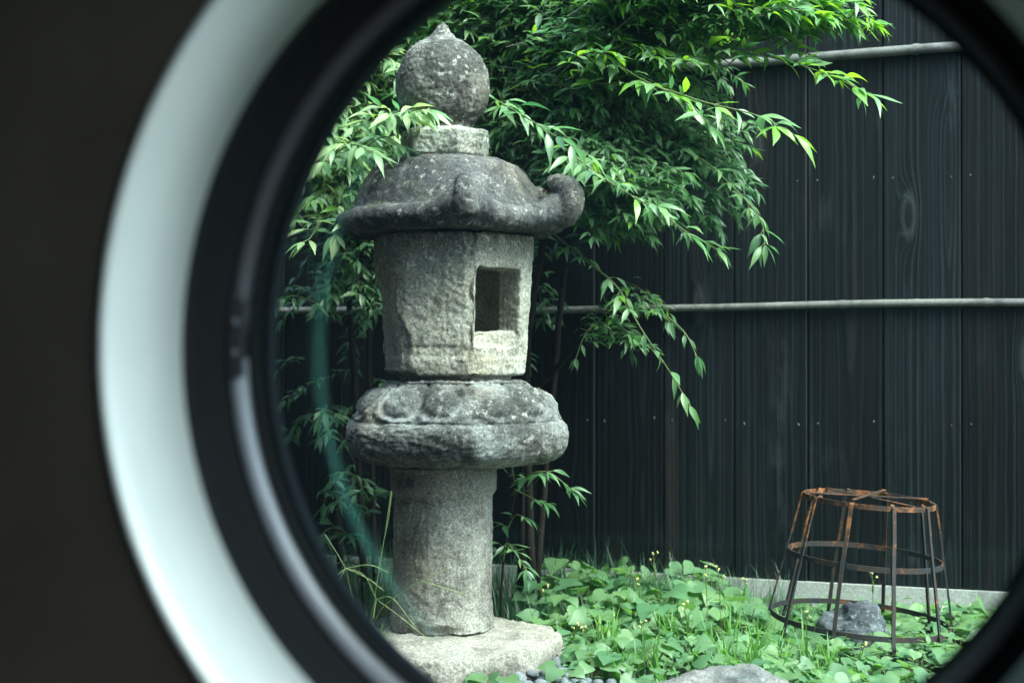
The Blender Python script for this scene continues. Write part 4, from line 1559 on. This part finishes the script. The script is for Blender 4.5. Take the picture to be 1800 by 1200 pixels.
def tuft(g_, n, h, label, group, w=0.0036, lean=1.0):
    root_p = G(g_)
    m = MB()
    for _ in range(n):
        b = rdir() * random.uniform(0, 0.014)
        blade(m, b + Vector((0, 0, -0.003)), rdir(), h * random.uniform(0.6, 1.25), w * random.uniform(0.7, 1.3), random.uniform(0.3, 1.5) * lean, 0, 6)
    o = m.build("grass_tuft", M['grass'])
    o.location = root_p
    props(o, label, "grass", group)


TUFTS = [(random.uniform(0.14, 0.72), random.uniform(3.05, 3.75), random.choice((8, 12, 16)), random.uniform(0.08, 0.16)) for _ in range(36)]
TUFTS = [t for t in TUFTS if not blocked(t[0], t[1])]
TUFTS += [(0.215, 3.84, 20, 0.12), (0.30, 3.90, 14, 0.11), (0.36, 3.74, 16, 0.10), (0.44, 3.82, 14, 0.12), (0.50, 3.35, 22, 0.11), (0.545, 3.22, 16, 0.14), (0.42, 3.30, 14, 0.09),
         (0.33, 3.18, 16, 0.09), (0.62, 3.36, 14, 0.10), (0.70, 3.30, 14, 0.09), (0.66, 3.60, 18, 0.09), (0.76, 3.45, 14, 0.08), (0.58, 3.70, 18, 0.08), (0.80, 3.28, 12, 0.07), (0.97, 3.70, 14, 0.07), (0.27, 3.45, 12, 0.09), (0.40, 3.60, 18, 0.11), (0.48, 3.48, 18, 0.12), (0.55, 3.05, 14, 0.09), (0.36, 3.05, 12, 0.08), (0.24, 3.22, 12, 0.08), (0.68, 3.14, 14, 0.08), (0.60, 3.50, 18, 0.10), (0.16, 3.95, 14, 0.13), (0.52, 3.62, 16, 0.10), (0.74, 3.72, 16, 0.08)]
for (a, d, n, h) in TUFTS:
    if d > 3.66:
        lab = ("bright green grass tuft against the foot of the dark fence", "grass tufts along the fence")
    elif a > 0.6:
        lab = ("bright green grass tuft beside the rusty cage", "grass tufts beside the cage")
    else:
        lab = ("bright green grass tuft rising through the heart shaped leaves", "grass tufts among the heart leaves")
    tuft((a, d, 0.0), n, h, *lab)
tuft((-0.235, 3.06, 0.0), 12, 0.08, "thin grass tuft at the front edge of the pale slab", "grass tufts at the slab")
tuft((-0.10, 3.03, 0.0), 9, 0.07, "thin grass tuft at the front edge of the pale slab", "grass tufts at the slab")
tuft((-0.30, 3.20, 0.08), 14, 0.09, "thin grass tuft sprouting on the slab beside the post", "grass tufts on the slab", lean=1.3)
tuft((-0.34, 3.28, 0.08), 12, 0.08, "thin grass tuft sprouting on the slab beside the post", "grass tufts on the slab", lean=1.3)


def weed(g_, h, lean, label, group):
    """Thin stalk with a small leaf and a pale flower cluster."""
    base = G(g_)
    root = empty("flowering_weed", base, label, "weed", group)
    d = rdir()
    st = MB()
    top = d * lean * h + Vector((0, 0, h))
    pts = [Vector((0, 0, -0.003)), d * lean * h * 0.3 + Vector((0, 0, h * 0.5)), top]
    st.tube(catmull(pts, 4), 0.0009, 4, caps=False)
    forks = [top]
    for k in range(2):
        f0 = pts[1].lerp(top, 0.6 + 0.2 * k)
        f1 = f0 + (rdir() * 0.5 + Vector((0, 0, 1))).normalized() * h * 0.14
        st.tube([f0, f1], 0.0006, 3, caps=False)
        forks.append(f1)
    st.build("stem", M['stalk'], root)
    for f in forks:
        b = MB()
        for _ in range(5):
            c = f + rand_unit() * 0.0028
            r_ = random.uniform(0.0012, 0.0024)
            b.tube([c + Vector((0, 0, -r_)), c, c + Vector((0, 0, r_))], [r_ * 0.4, r_, r_ * 0.4], 5)
        b.build("flower", M['bud'], root)
    lf = MB()
    blade(lf, pts[1].lerp(top, 0.35), rdir(), h * 0.22, 0.0045, 0.6, 0, 4)
    lf.build("leaf", M['grass'], root)


for (g_, h, ln) in (([(0.398, 3.86, 0.115)][0], 0.21, 0.08), ([(0.347, 3.8, 0.132)][0], 0.15, 0.1), ([(0.453, 3.84, 0.11)][0], 0.13, 0.12), ([(0.476, 3.45, 0.163)][0], 0.24, 0.03), ([(0.515, 3.5, 0.154)][0], 0.22, 0.1),
                    ([(0.616, 3.8, 0.117)][0], 0.15, 0.05), ([(0.082, 3.75, 0.125)][0], 0.14, 0.1), ([(0.435, 3.4, 0.171)][0], 0.16, 0.2), ([(0.31, 3.3, 0.123)][0], 0.13, 0.15), ([(0.185, 3.3, 0.096)][0], 0.12, 0.2),
                    ([(0.768, 3.2, 0.091)][0], 0.10, 0.3), ([(0.728, 3.5, 0.112)][0], 0.12, 0.1), ([(0.978, 3.85, 0.078)][0], 0.16, 0.05), ([(0.136, 3.4, 0.131)][0], 0.11, 0.2)):
    back = g_[1] > 3.7
    weed((g_[0], g_[1], 0.0), h, ln, "thin weed with pale yellow flower heads against the dark fence" if back else "thin weed with pale yellow flower heads above the heart shaped leaves",
         "flowering weeds by the fence" if back else "flowering weeds among the leaves")


# crab grass with fingered seed heads at the foot of the post
def crabgrass(base_g, tips, label):
    base = G(base_g)
    root = empty("crab_grass", base, label, "weed", "crab grass at the lantern foot")
    for (path, fingers) in tips:
        p = [q - base for q in GL(path)]
        s = MB(); s.tube(catmull(p, 5), 0.0009, 4, caps=False)
        st = s.build("stem", M['palegrass'], root)
        for fp in fingers:
            f = MB()
            q = catmull([c - base for c in GL(fp)], 6)
            f.tube(q, [0.0008 + 0.0003 * (i % 2) for i in range(len(q) - 1)] + [0.0004], 4, caps=False)
            f.build("seed_spike", M['palegrass'], st)


crabgrass((-0.335, 3.19, 0.08), [
    ([(-0.305, 3.15, 0.171), (-0.3, 3.13, 0.231), (-0.281, 3.12, 0.345), (-0.264, 3.11, 0.456)], [[(-0.28, 3.12, 0.35), (-0.269, 3.11, 0.402), (-0.262, 3.1, 0.457)]]),
    ([(-0.315, 3.15, 0.139), (-0.306, 3.12, 0.195), (-0.296, 3.11, 0.219)], [[(-0.296, 3.11, 0.219), (-0.322, 3.1, 0.273), (-0.361, 3.09, 0.29)], [(-0.296, 3.11, 0.219), (-0.26, 3.09, 0.225), (-0.209, 3.07, 0.167)], [(-0.296, 3.11, 0.219), (-0.304, 3.1, 0.174), (-0.315, 3.09, 0.126)], [(-0.296, 3.11, 0.219), (-0.247, 3.09, 0.188), (-0.172, 3.07, 0.133)]]),
    ([(-0.315, 3.15, 0.139), (-0.285, 3.1, 0.199), (-0.257, 3.06, 0.228)], [[(-0.257, 3.06, 0.228), (-0.194, 3.03, 0.272), (-0.133, 3.02, 0.3)], [(-0.194, 3.03, 0.272), (-0.145, 3.02, 0.259), (-0.099, 3.02, 0.245)]]),
    ([(-0.328, 3.15, 0.139), (-0.349, 3.12, 0.22), (-0.362, 3.1, 0.288)], [[(-0.362, 3.1, 0.288), (-0.381, 3.09, 0.324), (-0.405, 3.08, 0.365)], [(-0.362, 3.1, 0.288), (-0.383, 3.09, 0.275), (-0.411, 3.08, 0.274)], [(-0.362, 3.1, 0.288), (-0.309, 3.09, 0.297), (-0.266, 3.08, 0.281)], [(-0.362, 3.1, 0.288), (-0.315, 3.09, 0.269), (-0.276, 3.08, 0.242)], [(-0.362, 3.1, 0.288), (-0.377, 3.09, 0.262), (-0.392, 3.08, 0.244)]]),
], "crab grass with thin fingered seed spikes in front of the lantern post")
